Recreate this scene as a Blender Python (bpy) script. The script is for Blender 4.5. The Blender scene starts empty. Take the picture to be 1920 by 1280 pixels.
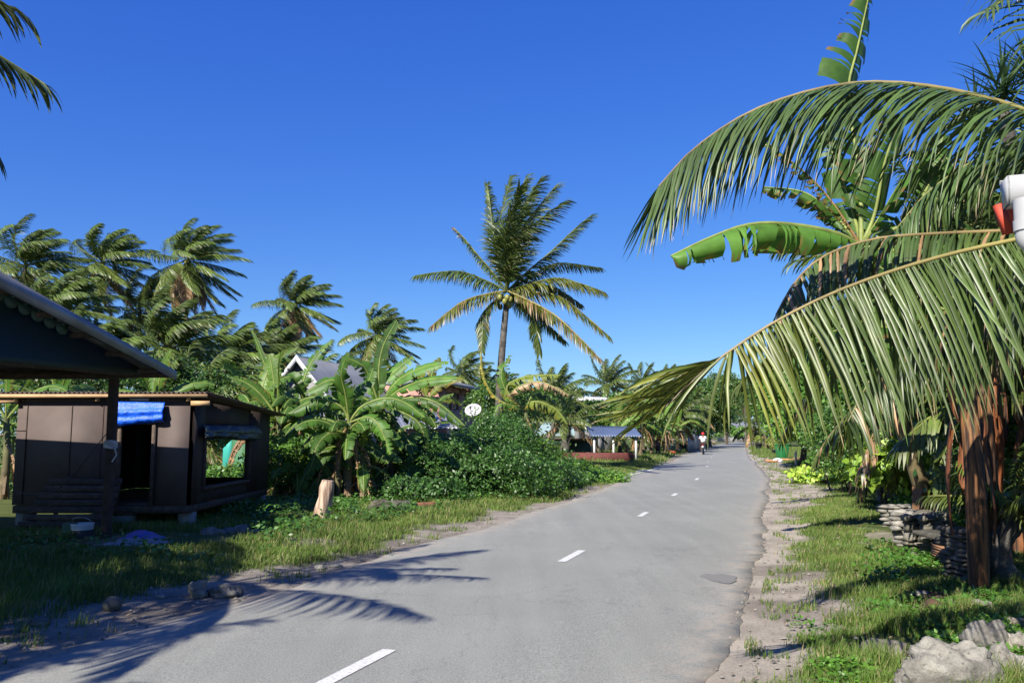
import bpy, bmesh, math, random
import numpy as np
from mathutils import Vector, noise as mnoise
D2R = math.radians
sc = bpy.context.scene
COL = sc.collection

# ---------------------------------------------------------------- camera
FPX = 1560.0; HORIZON = 814.0; CAM_Z = 1.6
PITCH = math.atan((HORIZON - 640) / FPX)
cam_d = bpy.data.cameras.new("camera"); cam = bpy.data.objects.new("camera", cam_d); COL.objects.link(cam)
cam_d.sensor_width = 36; cam_d.lens = FPX / 1920 * 36; cam_d.clip_end = 5000; cam_d.clip_start = 0.05
cam.location = (0, 0, CAM_Z); cam.rotation_euler = (math.pi / 2 + PITCH, 0, 0)
sc.camera = cam
# ---------------------------------------------------------------- sky and sun
SUN_EL = D2R(38.5); SUN_AZ = D2R(-148)
world = bpy.data.worlds.new("World"); sc.world = world; world.use_nodes = True
wn = world.node_tree.nodes; wl = world.node_tree.links
sky = wn.new('ShaderNodeTexSky'); sky.sky_type = 'NISHITA'; sky.sun_disc = False
sky.sun_elevation = SUN_EL; sky.sun_rotation = SUN_AZ
sky.air_density = 1.0; sky.dust_density = 0.15; sky.ozone_density = 5.0; sky.altitude = 0
hs = wn.new('ShaderNodeHueSaturation'); hs.inputs['Saturation'].default_value = 1.25; hs.inputs['Hue'].default_value = 0.512
wl.new(sky.outputs[0], hs.inputs['Color'])
sp_ = wn.new('ShaderNodeSeparateColor'); cb_ = wn.new('ShaderNodeCombineColor'); wl.new(hs.outputs[0], sp_.inputs[0])
for k_, (a_, g_) in enumerate(((.667, .835), (.864, .835), (2.19, .49))):   # camera colour response of the clear tropical sky
    pw_ = wn.new('ShaderNodeMath'); pw_.operation = 'POWER'; pw_.inputs[1].default_value = g_; wl.new(sp_.outputs[k_], pw_.inputs[0])
    ml_ = wn.new('ShaderNodeMath'); ml_.operation = 'MULTIPLY'; ml_.inputs[1].default_value = a_; wl.new(pw_.outputs[0], ml_.inputs[0]); wl.new(ml_.outputs[0], cb_.inputs[k_])
wl.new(cb_.outputs[0], wn['Background'].inputs[0])
wn['Background'].inputs[1].default_value = 0.084
sun_d = bpy.data.lights.new("sun", 'SUN'); sun = bpy.data.objects.new("sun", sun_d); COL.objects.link(sun)
sun_d.energy = 5.0; sun_d.angle = D2R(0.53); sun_d.color = (1.0, 0.93, 0.82)
SUN_DIR = Vector((math.sin(SUN_AZ) * math.cos(SUN_EL), math.cos(SUN_AZ) * math.cos(SUN_EL), math.sin(SUN_EL)))
sun.rotation_euler = SUN_DIR.to_track_quat('Z', 'Y').to_euler(); sun.location = (-10, -16, 20)
sc.view_settings.view_transform = 'Standard'; sc.view_settings.look = 'None'
sc.view_settings.exposure = 1.0; sc.view_settings.gamma = 1.0
sc.cycles.max_bounces = 6; sc.cycles.transparent_max_bounces = 4; sc.cycles.diffuse_bounces = 2
sc.cycles.use_denoising = True

# ---------------------------------------------------------------- measuring helpers (photo pixel -> world point)
def ray(px, py):
    x = (px - 960) / FPX; yc = (640 - py) / FPX
    return x, math.cos(PITCH) - yc * math.sin(PITCH), math.sin(PITCH) + yc * math.cos(PITCH)
def P(px, py, Y):
    x, y, z = ray(px, py); return np.array((x * Y / y, Y, CAM_Z + z * Y / y))
def G(px, py, z0=0.0):
    x, y, z = ray(px, py); k = (z0 - CAM_Z) / z; return np.array((x * k, y * k, z0))
def zat(py, Y): return P(960, py, Y)[2]
def xat(px, Y, py=800): return P(px, py, Y)[0]

# ---------------------------------------------------------------- object helpers
ORIGIN = {}
def props(o, label=None, cat=None, group=None, kind=None, category=None):
    cat = cat or category
    if label: o['label'] = label
    if cat: o['category'] = cat
    if group: o['group'] = group
    if kind: o['kind'] = kind
    return o
def thing(name, label, cat, loc, group=None):
    o = bpy.data.objects.new(name, None); COL.objects.link(o); o.empty_display_size = 0.2
    o.location = tuple(float(v) for v in loc); ORIGIN[o.name] = np.array(o.location, float)
    return props(o, label, cat, group)
class MB:
    """collects faces with vertex colours; build() links them as one mesh object"""
    def __init__(s): s.V = []; s.F = []; s.C = []; s.n = 0
    def add(s, V, F, c=(1, 1, 1)):
        V = np.asarray(V, float).reshape(-1, 3); k = len(V)
        C = np.asarray(c, float)
        if C.ndim == 1: C = np.tile(C[:3], (k, 1))
        s.V.append(V); s.C.append(C[:, :3])
        if isinstance(F, np.ndarray): s.F.append(F + s.n)
        else:
            for n in (3, 4):
                a = [f for f in F if len(f) == n]
                if a: s.F.append(np.array(a) + s.n)
            for f in F:
                if len(f) > 4: s.F.append(np.array([f]) + s.n)
        s.n += k; return s
    def box(s, c, d, rz=0, rx=0, ry=0, col=(1, 1, 1), jit=0):
        c = np.array(c, float); d = np.array(d, float) / 2
        v = np.array([[x, y, z] for x in (-1, 1) for y in (-1, 1) for z in (-1, 1)], float) * d
        if jit: v += np.random.RandomState(s.n).uniform(-jit, jit, v.shape)
        v = rot(v, rx, ry, rz) + c
        return s.add(v, [(0, 1, 3, 2), (4, 6, 7, 5), (0, 4, 5, 1), (2, 3, 7, 6), (0, 2, 6, 4), (1, 5, 7, 3)], col)
    def bar(s, a, b, w, h, col=(1, 1, 1), up=(0, 0, 1)):
        a = np.array(a, float); b = np.array(b, float); t = nrm(b - a); u = np.array(up, float)
        sd = np.cross(t, u)
        if np.linalg.norm(sd) < 1e-4: sd = np.array((1., 0, 0))
        sd = nrm(sd); u = np.cross(sd, t)
        v = [p + sd * i * w / 2 + u * j * h / 2 for p in (a, b) for i in (-1, 1) for j in (-1, 1)]
        return s.add(v, [(0, 2, 3, 1), (4, 5, 7, 6), (0, 1, 5, 4), (2, 6, 7, 3), (0, 4, 6, 2), (1, 3, 7, 5)], col)
    def tube(s, pts, r, seg=8, col=(1, 1, 1), cap=True, sq=1.0):
        pts = np.asarray(pts, float); n = len(pts); r = np.broadcast_to(np.asarray(r, float), (n,))
        T = np.gradient(pts, axis=0); T /= np.linalg.norm(T, axis=1)[:, None] + 1e-9
        ref = np.array((0, 0, 1.)) if abs(T[0][2]) < .9 else np.array((1., 0, 0))
        V = []; a = np.arange(seg) / seg * 2 * math.pi
        u = nrm(np.cross(T[0], ref))
        for i in range(n):
            u = nrm(u - T[i] * np.dot(u, T[i])); w = np.cross(T[i], u)
            V.append(pts[i] + r[i] * (np.cos(a)[:, None] * u + sq * np.sin(a)[:, None] * w))
        V = np.concatenate(V)
        F = []
        for i in range(n - 1):
            for j in range(seg):
                k = (j + 1) % seg
                F.append((i * seg + j, i * seg + k, (i + 1) * seg + k, (i + 1) * seg + j))
        C = np.asarray(col, float)
        if C.ndim == 2: C = np.repeat(C, seg, axis=0)
        s.add(V, np.array(F), C)
        if cap:
            for i in (0, n - 1):
                ring = V[i * seg:(i + 1) * seg]; c = C if C.ndim == 1 else C[i * seg]
                s.add(np.vstack([ring, ring.mean(0)]), [(j, (j + 1) % seg, seg) for j in range(seg)], c)
        return s
    def quad(s, a, b, c, d, col=(1, 1, 1)): return s.add([a, b, c, d], [(0, 1, 2, 3)], col)
    def poly(s, pts, col=(1, 1, 1)): return s.add(pts, [tuple(range(len(pts)))], col)
    def slab(s, pts, th, col=(1, 1, 1)):
        """extruded polygon: pts (n,3) outline, th vector"""
        pts = np.asarray(pts, float); n = len(pts); q = pts + np.asarray(th, float)
        F = [tuple(range(n - 1, -1, -1)), tuple(range(n, 2 * n))] + [(i, (i + 1) % n, n + (i + 1) % n, n + i) for i in range(n)]
        return s.add(np.vstack([pts, q]), F, col)
    def ball(s, c, r, col=(1, 1, 1), seg=10, rings=7, rz=0, lump=0, seed=0):
        r = np.broadcast_to(np.asarray(r, float), (3,)); th = np.linspace(0, math.pi, rings); a = np.arange(seg) / seg * 2 * math.pi
        V = np.array([[math.sin(t) * math.cos(x), math.sin(t) * math.sin(x), math.cos(t)] for t in th for x in a])
        if lump:
            rs = np.random.RandomState(seed); k = rs.uniform(1, 3, (3, 3)); ph = rs.uniform(0, 6, 3)
            V = V * (1 + lump * np.sin(V @ k.T + ph).mean(1))[:, None]
        V = rot(V * r, 0, 0, rz) + np.array(c, float)
        F = [(i * seg + j, (i + 1) * seg + j, (i + 1) * seg + (j + 1) % seg, i * seg + (j + 1) % seg) for i in range(rings - 1) for j in range(seg)]
        return s.add(V, np.array(F), col)
    def build(s, name, mat, parent=None, origin=None, smooth=False, **pr):
        me = bpy.data.meshes.new(name)
        V = np.concatenate(s.V); C = np.concatenate(s.C)
        if parent is not None:
            o0 = ORIGIN[parent.name]
        else:
            o0 = np.array(origin, float) if origin is not None else np.array([V[:, 0].mean(), V[:, 1].mean(), V[:, 2].min()])
        V = V - o0
        nf = sum(len(f) for f in s.F); nl = sum(f.size for f in s.F)
        me.vertices.add(len(V)); me.vertices.foreach_set('co', V.astype(np.float32).ravel())
        me.loops.add(nl); me.loops.foreach_set('vertex_index', np.concatenate([f.ravel() for f in s.F]).astype(np.int32))
        tot = np.concatenate([np.full(len(f), f.shape[1]) for f in s.F]).astype(np.int32)
        st = np.concatenate([[0], np.cumsum(tot)[:-1]]).astype(np.int32)
        me.polygons.add(nf); me.polygons.foreach_set('loop_start', st); me.polygons.foreach_set('loop_total', tot)
        if smooth: me.polygons.foreach_set('use_smooth', np.ones(nf, bool))
        at = me.color_attributes.new('tint', 'FLOAT_COLOR', 'POINT')
        at.data.foreach_set('color', np.hstack([C, np.ones((len(C), 1))]).astype(np.float32).ravel())
        me.update(calc_edges=True); me.validate()
        me.materials.append(mat)
        o = bpy.data.objects.new(name, me); COL.objects.link(o)
        if parent is not None: o.parent = parent
        else: o.location = tuple(o0)
        ORIGIN[o.name] = o0
        return props(o, **pr)
def nrm(v): v = np.asarray(v, float); return v / (np.linalg.norm(v) + 1e-12)
def nr(A): return A / (np.linalg.norm(A, axis=-1, keepdims=True) + 1e-9)
def rot(v, rx=0, ry=0, rz=0):
    v = np.asarray(v, float)
    if rx: c, s = math.cos(rx), math.sin(rx); v = v @ np.array([[1, 0, 0], [0, c, s], [0, -s, c]])
    if ry: c, s = math.cos(ry), math.sin(ry); v = v @ np.array([[c, 0, -s], [0, 1, 0], [s, 0, c]])
    if rz: c, s = math.cos(rz), math.sin(rz); v = v @ np.array([[c, s, 0], [-s, c, 0], [0, 0, 1]])
    return v
def dup(root, loc, label=None, group=None):
    r = root.copy(); COL.objects.link(r); r.location = tuple(float(v) for v in loc)
    if label: r['label'] = label
    if group: r['group'] = group
    for ch in list(root.children):
        c = ch.copy(); COL.objects.link(c); c.parent = r
        for g in ch.children:
            d = g.copy(); COL.objects.link(d); d.parent = c
    return r
def bevel(o, w=.01, seg=2):
    m = o.modifiers.new('bevel', 'BEVEL'); m.width = w; m.segments = seg; m.limit_method = 'ANGLE'; m.angle_limit = D2R(40); return o
def thick(o, t):
    m = o.modifiers.new('solid', 'SOLIDIFY'); m.thickness = t; return o
def vnoise(x, y, scale, seed=0):
    """smooth lattice noise in 0..1"""
    x = np.asarray(x, float) / scale; y = np.asarray(y, float) / scale
    xi = np.floor(x).astype(np.int64); yi = np.floor(y).astype(np.int64); fx = x - xi; fy = y - yi
    fx = fx * fx * (3 - 2 * fx); fy = fy * fy * (3 - 2 * fy)
    def h(a, b):
        n = (a * 374761393 + b * 668265263 + seed * 974634777) & 0x7fffffff
        n = ((n ^ (n >> 13)) * 1274126177) & 0x7fffffff
        return ((n ^ (n >> 16)) & 0xffff) / 65535.0
    return (h(xi, yi) * (1 - fx) + h(xi + 1, yi) * fx) * (1 - fy) + (h(xi, yi + 1) * (1 - fx) + h(xi + 1, yi + 1) * fx) * fy
def fbm(x, y, scale, seed=0, o=4):
    t = 0; a = 1; s = 0
    for i in range(o): t = t + a * vnoise(x, y, scale / 2 ** i, seed + i * 17); s += a; a *= .5
    return t / s

# ---------------------------------------------------------------- materials
def newmat(name):
    m = bpy.data.materials.new(name); m.use_nodes = True; n = m.node_tree.nodes
    return m, n, m.node_tree.links, n['Principled BSDF']
def noise_node(n, l, scale, detail=4, coord='Object', rough=.6):
    tc = n.new('ShaderNodeTexCoord'); t = n.new('ShaderNodeTexNoise'); t.inputs['Scale'].default_value = scale
    t.inputs['Detail'].default_value = detail; t.inputs['Roughness'].default_value = rough; l.new(tc.outputs[coord], t.inputs['Vector']); return t
def ramp(n, l, src, a, b, lo=.35, hi=.65):
    r = n.new('ShaderNodeValToRGB'); r.color_ramp.elements[0].position = lo; r.color_ramp.elements[1].position = hi
    r.color_ramp.elements[0].color = (*a, 1); r.color_ramp.elements[1].color = (*b, 1); l.new(src, r.inputs[0]); return r
def mixc(n, l, fac, a, b, mode='MIX'):
    m = n.new('ShaderNodeMix'); m.data_type = 'RGBA'; m.blend_type = mode
    if hasattr(fac, 'links'): l.new(fac, m.inputs[0])
    else: m.inputs[0].default_value = fac
    for s, v in ((6, a), (7, b)):
        if hasattr(v, 'links'): l.new(v, m.inputs[s])
        else: m.inputs[s].default_value = (*v, 1)
    return m.outputs[2]
def bump(n, l, bs, h, strength=.3, dist=.02):
    b = n.new('ShaderNodeBump'); b.inputs['Strength'].default_value = strength; b.inputs['Distance'].default_value = dist
    l.new(h, b.inputs['Height']); l.new(b.outputs[0], bs.inputs['Normal'])
def simple(name, a, b=None, scale=6, rough=.8, bmp=.2, metal=0, lo=.35, hi=.65, dist=.01, tint=False, coord='Object', spec=.5):
    m, n, l, bs = newmat(name); b = b or tuple(x * .8 for x in a); a = tuple(x * .75 for x in a); b = tuple(x * .75 for x in b)
    t = noise_node(n, l, scale, coord=coord); r = ramp(n, l, t.outputs[0], a, b, lo, hi); c = r.outputs[0]
    if tint:
        at = n.new('ShaderNodeAttribute'); at.attribute_name = 'tint'; c = mixc(n, l, 1.0, c, at.outputs['Color'], 'MULTIPLY')
    l.new(c, bs.inputs['Base Color']); bs.inputs['Roughness'].default_value = rough; bs.inputs['Metallic'].default_value = metal
    bs.inputs['Specular IOR Level'].default_value = spec
    if bmp:
        t2 = noise_node(n, l, scale * 6, coord=coord); bump(n, l, bs, t2.outputs[0], bmp, dist)
    return m
def leafmat(name, rough=.42, transl=.28, nscale=9, spec=.5, var=.35):
    m, n, l, bs = newmat(name)
    at = n.new('ShaderNodeAttribute'); at.attribute_name = 'tint'
    t = noise_node(n, l, nscale, 3, 'Object'); r = ramp(n, l, t.outputs[0], (.88 * (1 - var),) * 3, (.88 * (1 + var),) * 3, .3, .7)
    c = mixc(n, l, 1.0, at.outputs['Color'], r.outputs[0], 'MULTIPLY')
    l.new(c, bs.inputs['Base Color']); bs.inputs['Roughness'].default_value = rough; bs.inputs['Specular IOR Level'].default_value = spec
    tr = n.new('ShaderNodeBsdfTranslucent'); hs_ = n.new('ShaderNodeHueSaturation'); hs_.inputs['Hue'].default_value = .485; hs_.inputs['Value'].default_value = 1.5
    l.new(c, hs_.inputs['Color']); l.new(hs_.outputs[0], tr.inputs['Color'])
    mx = n.new('ShaderNodeMixShader'); mx.inputs[0].default_value = transl
    l.new(bs.outputs[0], mx.inputs[1]); l.new(tr.outputs[0], mx.inputs[2]); l.new(mx.outputs[0], n['Material Output'].inputs['Surface'])
    return m
M = {}
M['palm'] = leafmat('palm_leaf', .42, .18, 3, .5)
M['banana'] = leafmat('banana_leaf', .48, .32, 4, .35, .28)
M['leaf'] = leafmat('broad_leaf', .45, .22, 2.5)
M['grass'] = leafmat('grass_blade', .6, .25, 1.2, .25, .3)
M['bark'] = simple('palm_bark', (.17, .155, .135), (.06, .055, .048), 5, .95, .8, dist=.03)
M['stem'] = simple('banana_stem', (1, 1, 1), (.62, .6, .55), 8, .7, .3, tint=True, dist=.01)
M['coco'] = simple('coconut', (.30, .30, .06), (.22, .20, .05), 12, .5, .1)
M['husk'] = simple('old_husk', (.10, .05, .03), (.05, .03, .02), 12, .9, .4)
M['wood'] = simple('weathered_timber', (.13, .095, .07), (.065, .048, .035), 10, .9, .4, tint=True)
M['pine'] = simple('new_timber', (.62, .40, .20), (.48, .29, .14), 5, .7, .1)
M['ply'] = simple('painted_plywood', (.128, .094, .082), (.092, .068, .062), 2.6, .75, .15, lo=.3, hi=.7)
M['dark_teal'] = simple('teal_paint', (.014, .042, .042), (.010, .032, .034), 3, .6, .05)
M['pale_teal'] = simple('pale_green_paint', (.05, .13, .11), (.04, .105, .09), 3, .6, .05)
M['roofgrey'] = simple('zinc_roof', (.30, .32, .35), (.20, .21, .22), 2.5, .45, .08, metal=.35)
M['rust'] = simple('rusty_roof', (.16, .11, .09), (.07, .055, .05), 3, .8, .2)
M['white'] = simple('white_paint', (.66, .66, .65), (.58, .58, .57), 4, .5, .03)
M['gutter'] = simple('gutter_plastic', (.50, .51, .52), (.45, .46, .47), 6, .4, .03)
M['dark'] = simple('dark_plastic', (.02, .02, .022), (.03, .03, .03), 8, .45, .05)
M['chrome'] = simple('bare_metal', (.6, .6, .6), (.5, .5, .5), 8, .25, .03, metal=.9)
M['concrete'] = simple('concrete', (.33, .31, .28), (.24, .23, .21), 5, .9, .3)
M['twhite'] = simple('tinted_paint', (1, 1, 1), (.88, .88, .88), 3, .6, .05, tint=True)
def glass_mat():
    m, n, l, bs = newmat('window_glass'); bs.inputs['Base Color'].default_value = (.02, .03, .035, 1); bs.inputs['Roughness'].default_value = .08; return m
M['glass'] = glass_mat()
def tarp_mat():
    m, n, l, bs = newmat('blue_tarpaulin'); at = n.new('ShaderNodeAttribute'); at.attribute_name = 'tint'
    t = noise_node(n, l, 9, 3); c = mixc(n, l, 1., at.outputs['Color'], ramp(n, l, t.outputs[0], (.66,) * 3, (.85,) * 3).outputs[0], 'MULTIPLY')
    l.new(c, bs.inputs['Base Color']); bs.inputs['Roughness'].default_value = .42
    v = noise_node(n, l, 5, 5, rough=.7); bump(n, l, bs, v.outputs[0], .9, .05); return m
M['tarp'] = tarp_mat()
def rock_mat():
    m, n, l, bs = newmat('coral_limestone')
    t = noise_node(n, l, 5, 8, rough=.72); c = ramp(n, l, t.outputs[0], (.075, .071, .064), (.36, .345, .305), .30, .62)
    at = n.new('ShaderNodeAttribute'); at.attribute_name = 'tint'
    c2 = mixc(n, l, 1., c.outputs[0], at.outputs['Color'], 'MULTIPLY')
    v = n.new('ShaderNodeTexVoronoi'); v.inputs['Scale'].default_value = 26; tc = n.new('ShaderNodeTexCoord'); l.new(tc.outputs['Object'], v.inputs['Vector'])
    pit = ramp(n, l, v.outputs['Distance'], (.25,) * 3, (1,) * 3, .04, .28)
    c3 = mixc(n, l, .7, c2, mixc(n, l, 1., c2, pit.outputs[0], 'MULTIPLY'))
    l.new(c3, bs.inputs['Base Color']); bs.inputs['Roughness'].default_value = .95; bs.inputs['Specular IOR Level'].default_value = .2
    t3 = noise_node(n, l, 30, 8, rough=.75); bump(n, l, bs, t3.outputs[0], .9, .03); return m
M['rock'] = rock_mat()
def asphalt_mat():
    m, n, l, bs = newmat('old_asphalt')
    a = noise_node(n, l, 75, 4, rough=.95); c1 = ramp(n, l, a.outputs[0], (.115, .120, .110), (.305, .312, .288), .38, .62)
    b = noise_node(n, l, .55, 5); c2 = ramp(n, l, b.outputs[0], (.93, .93, .92), (1.05, 1.05, 1.04), .35, .65)
    c = mixc(n, l, 1., c1.outputs[0], c2.outputs[0], 'MULTIPLY')
    # long streaks along the wheel tracks
    mp = n.new('ShaderNodeMapping'); tc = n.new('ShaderNodeTexCoord'); mp.inputs['Rotation'].default_value = (0, 0, D2R(17)); mp.inputs['Scale'].default_value = (2.2, .12, 1)
    l.new(tc.outputs['Object'], mp.inputs[0]); s = n.new('ShaderNodeTexNoise'); s.inputs['Scale'].default_value = 1.4; s.inputs['Detail'].default_value = 5; l.new(mp.outputs[0], s.inputs['Vector'])
    c3 = ramp(n, l, s.outputs[0], (.92,) * 3, (1.07, 1.07, 1.06), .3, .7); c = mixc(n, l, 1., c, c3.outputs[0], 'MULTIPLY')
    # dust blown in from the verge (real deposit, per-vertex)
    at = n.new('ShaderNodeAttribute'); at.attribute_name = 'tint'
    d = noise_node(n, l, 3.5, 6, rough=.75); mul = n.new('ShaderNodeMath'); mul.operation = 'MULTIPLY'; l.new(at.outputs['Fac'], mul.inputs[0])
    dd = ramp(n, l, d.outputs[0], (0, 0, 0), (1, 1, 1), .4, .6); l.new(dd.outputs[0], mul.inputs[1])
    c = mixc(n, l, mul.outputs[0], c, (.31, .27, .22))
    # hairline cracks
    v = n.new('ShaderNodeTexVoronoi'); v.feature = 'DISTANCE_TO_EDGE'; v.inputs['Scale'].default_value = .33
    nn = noise_node(n, l, 1.2, 5); ad = n.new('ShaderNodeVectorMath'); ad.operation = 'ADD'; l.new(tc.outputs['Object'], ad.inputs[0])
    sc_ = n.new('ShaderNodeVectorMath'); sc_.operation = 'SCALE'; sc_.inputs[3].default_value = 1.6; l.new(nn.outputs['Color'], sc_.inputs[0]); l.new(sc_.outputs[0], ad.inputs[1]); l.new(ad.outputs[0], v.inputs['Vector'])
    cr = ramp(n, l, v.outputs['Distance'], (.55, .55, .55), (1, 1, 1), .0, .006); c = mixc(n, l, .45, c, mixc(n, l, 1., c, cr.outputs[0], 'MULTIPLY'))
    l.new(c, bs.inputs['Base Color']); bs.inputs['Roughness'].default_value = .85; bs.inputs['Specular IOR Level'].default_value = .35
    bump(n, l, bs, a.outputs[0], .5, .006); return m
M['asphalt'] = asphalt_mat()
def ground_mat():
    m, n, l, bs = newmat('verge_ground'); at = n.new('ShaderNodeAttribute'); at.attribute_name = 'tint'
    a = noise_node(n, l, 45, 6, rough=.8); b = noise_node(n, l, 2.0, 6, rough=.7)
    c1 = ramp(n, l, a.outputs[0], (.49,) * 3, (.98,) * 3, .3, .7); c2 = ramp(n, l, b.outputs[0], (.8,) * 3, (1.15,) * 3, .35, .65)
    c = mixc(n, l, 1., at.outputs['Color'], c1.outputs[0], 'MULTIPLY'); c = mixc(n, l, 1., c, c2.outputs[0], 'MULTIPLY')
    l.new(c, bs.inputs['Base Color']); bs.inputs['Roughness'].default_value = .95; bs.inputs['Specular IOR Level'].default_value = .15
    bump(n, l, bs, a.outputs[0], .8, .02); return m
M['ground'] = ground_mat()
def paintmark_mat():
    m, n, l, bs = newmat('road_paint'); a = noise_node(n, l, 38, 6, rough=.85)
    c = ramp(n, l, a.outputs[0], (.26, .26, .25), (.56, .56, .54), .36, .52); l.new(c.outputs[0], bs.inputs['Base Color']); bs.inputs['Roughness'].default_value = .7; return m
M['mark'] = paintmark_mat()
# ---------------------------------------------------------------- plant builders
def catmull(pts, n):
    pts = np.asarray(pts, float); K = len(pts)
    q = np.vstack([2 * pts[0] - pts[1], pts, 2 * pts[-1] - pts[-2]]); out = []
    for u in np.linspace(0, K - 1, n):
        i = min(int(u), K - 2); t = u - i; a, b, c, d = q[i:i + 4]
        out.append(.5 * (2 * b + (c - a) * t + (2 * a - 5 * b + 4 * c - d) * t * t + (3 * b - a - 3 * c + d) * t ** 3))
    return np.array(out)
def sample(path, t):
    """points and tangents at t in 0..1 along a dense polyline"""
    d = np.concatenate([[0], np.cumsum(np.linalg.norm(np.diff(path, axis=0), axis=1))]); d /= d[-1]
    p = np.stack([np.interp(t, d, path[:, k]) for k in range(3)], -1)
    e = .01; a = np.stack([np.interp(np.clip(t - e, 0, 1), d, path[:, k]) for k in range(3)], -1); b = np.stack([np.interp(np.clip(t + e, 0, 1), d, path[:, k]) for k in range(3)], -1)
    return p, nr(b - a)
GREEN = np.array((.072, .115, .022)); YEL = np.array((.34, .28, .04)); BRN = np.array((.26, .13, .05)); STRAW = np.array((.42, .30, .17))
def frond(mb, path, L=.9, pairs=50, w=.035, droop=.55, wind=(0, 0, 0), t0=.14, fwd=.55, seg=3, near=False, seed=0, brown=0., tipbrown=.05, green=GREEN, lift=.25, rr=.03, taper=.45, hang=(0, 0, -1), rough=.12, rachis=(.20, .22, .05), sidew=1., tipf=0., tipdir=None, miss=.0):
    rs = np.random.RandomState(seed)
    path = catmull(path, 40) if len(path) < 12 else np.asarray(path, float)
    t = np.linspace(t0, 1, pairs); t = np.repeat(t, 2); n = len(t); side = np.tile([1., -1.], n // 2)
    t = np.clip(t + rs.uniform(-.35, .35, n) / pairs, t0, 1)
    p, T = sample(path, t)
    up = np.array((0, 0, 1.)); S = nr(np.cross(T, up)); N = np.cross(S, T)
    u = (t - t0) / (1 - t0)
    ln = L * np.minimum(1, .45 + u * 2.6) * (1 - (1 - taper) * u ** 2.2) * rs.uniform(1 - rough, 1 + rough * .5, n)
    f = fwd * (.55 + 1.1 * u ** 1.5) + tipf * sstep(.80, 1, u)
    d = nr(S * side[:, None] * sidew + T * f[:, None] + N * (lift + rs.normal(0, .12, n))[:, None] + rs.normal(0, .05, (n, 3)))
    if tipdir is not None: q_ = sstep(.83, .895, u)[:, None]; d = nr(d * (1 - q_) + (nrm(tipdir) + rs.normal(0, .12, (n, 3))) * q_)
    if miss: ln = ln * np.where(rs.uniform(0, 1, n) < miss, rs.uniform(.05, .6, n), 1)
    g = np.asarray(hang, float) * 1.0 + np.asarray(wind, float)
    drp = droop * rs.uniform(.7, 1.35, n) * (1 - (.85 * sstep(.84, 1, u) if tipf > 0 else 0))
    K = seg + 1; pts = [p]; dirs = [d]; cur = p.copy(); dd = d
    for k in range(seg):
        cur = cur + dd * (ln / seg)[:, None]; pts.append(cur.copy())
        dd = nr(dd + g * (drp * 1.6 / seg * (1 + .5 * k))[:, None] + rs.normal(0, .03, (n, 3))); dirs.append(dd)
    wd = np.cross(dirs[0], np.cross(T, dirs[0])); wd = nr(T - dirs[0] * np.sum(T * dirs[0], 1)[:, None])
    wd = nr(wd + N * rs.normal(.0, .35, n)[:, None] + S * rs.normal(0, .2, n)[:, None])
    prof = [.55, 1, .9, .6, .08] if seg >= 4 else ([.6, 1, .75, .05] if seg == 3 else [.7, 1, .05])
    if seg > 4: prof = list(np.interp(np.linspace(0, 1, K), [0, .15, .55, .85, 1], [.5, 1, .9, .5, .04]))
    gv = green * rs.uniform(.7, 1.25, (n, 1)) * np.array([1, 1, 1]) + rs.uniform(0, .012, (n, 1)) * np.array([1, .6, 0])
    bn = (rs.uniform(0, 1, n) < brown)
    if tipdir is not None: gv = gv + np.array((.10, .07, 0)) * sstep(.6, .95, u)[:, None] * rs.uniform(.2, 1.2, (n, 1))
    gv[bn] = (BRN * .6 + STRAW * .4) * rs.uniform(.6, 1.2, (bn.sum(), 1))
    V = []; C = []
    for k in range(K):
        wk = w * prof[k] * rs.uniform(.9, 1.1, n) * np.where(ln < .3 * L, .6, 1)
        wdk = nr(wd - dirs[k] * np.sum(wd * dirs[k], 1)[:, None])
        a = pts[k] - wdk * wk[:, None] / 2; b = pts[k] + wdk * wk[:, None] / 2
        c = gv.copy()
        if k == K - 1:
            tb = rs.uniform(0, 1, n) < tipbrown + .5 * brown; c[tb] = STRAW * .8
        if near:
            nn = nr(np.cross(dirs[k], wdk)); mid = pts[k] - nn * wk[:, None] * .22
            V += [a, mid, b]; C += [c, c * 1.25 + .01, c]
        else: V += [a, b]; C += [c, c]
    per = 3 if near else 2
    V = np.stack(V, 1).reshape(n, K, per, 3); C = np.stack(C, 1).reshape(n, K, per, 3)
    base = (np.arange(n) * K * per)[:, None, None, None]
    q = []
    for k in range(seg):
        for j in range(per - 1):
            q.append([k * per + j, k * per + j + 1, (k + 1) * per + j + 1, (k + 1) * per + j])
    F = (np.arange(n) * K * per)[:, None, None] + np.array(q)[None]
    mb.add(V.reshape(-1, 3), F.reshape(-1, 4), C.reshape(-1, 3))
    m = 12 if not near else 26; tt = np.linspace(0, 1, m); rp, _ = sample(path, tt)
    rc = np.array(rachis) * (1 + .0 * tt[:, None]); 
    if tipbrown > .2 or brown > .4: rc = rc * (1 - tt[:, None]) + (STRAW * .7) * tt[:, None]
    mb.tube(rp, rr * (1 - .85 * tt) + .002, 6 if near else 4, rc, cap=False)
def frond_path(root, az, el, L, grav=.28, wind=(0, 0, 0), n=14):
    p = np.array(root, float); d = np.array((math.cos(az) * math.cos(el), math.sin(az) * math.cos(el), math.sin(el))); ds = L / n; out = [p.copy()]
    for i in range(n):
        p = p + d * ds; out.append(p.copy()); k = .35 + 1.3 * i / n
        d = nrm(d + (np.array((0, 0, -grav)) + np.array(wind)) * ds * k)
    return np.array(out)
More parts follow.
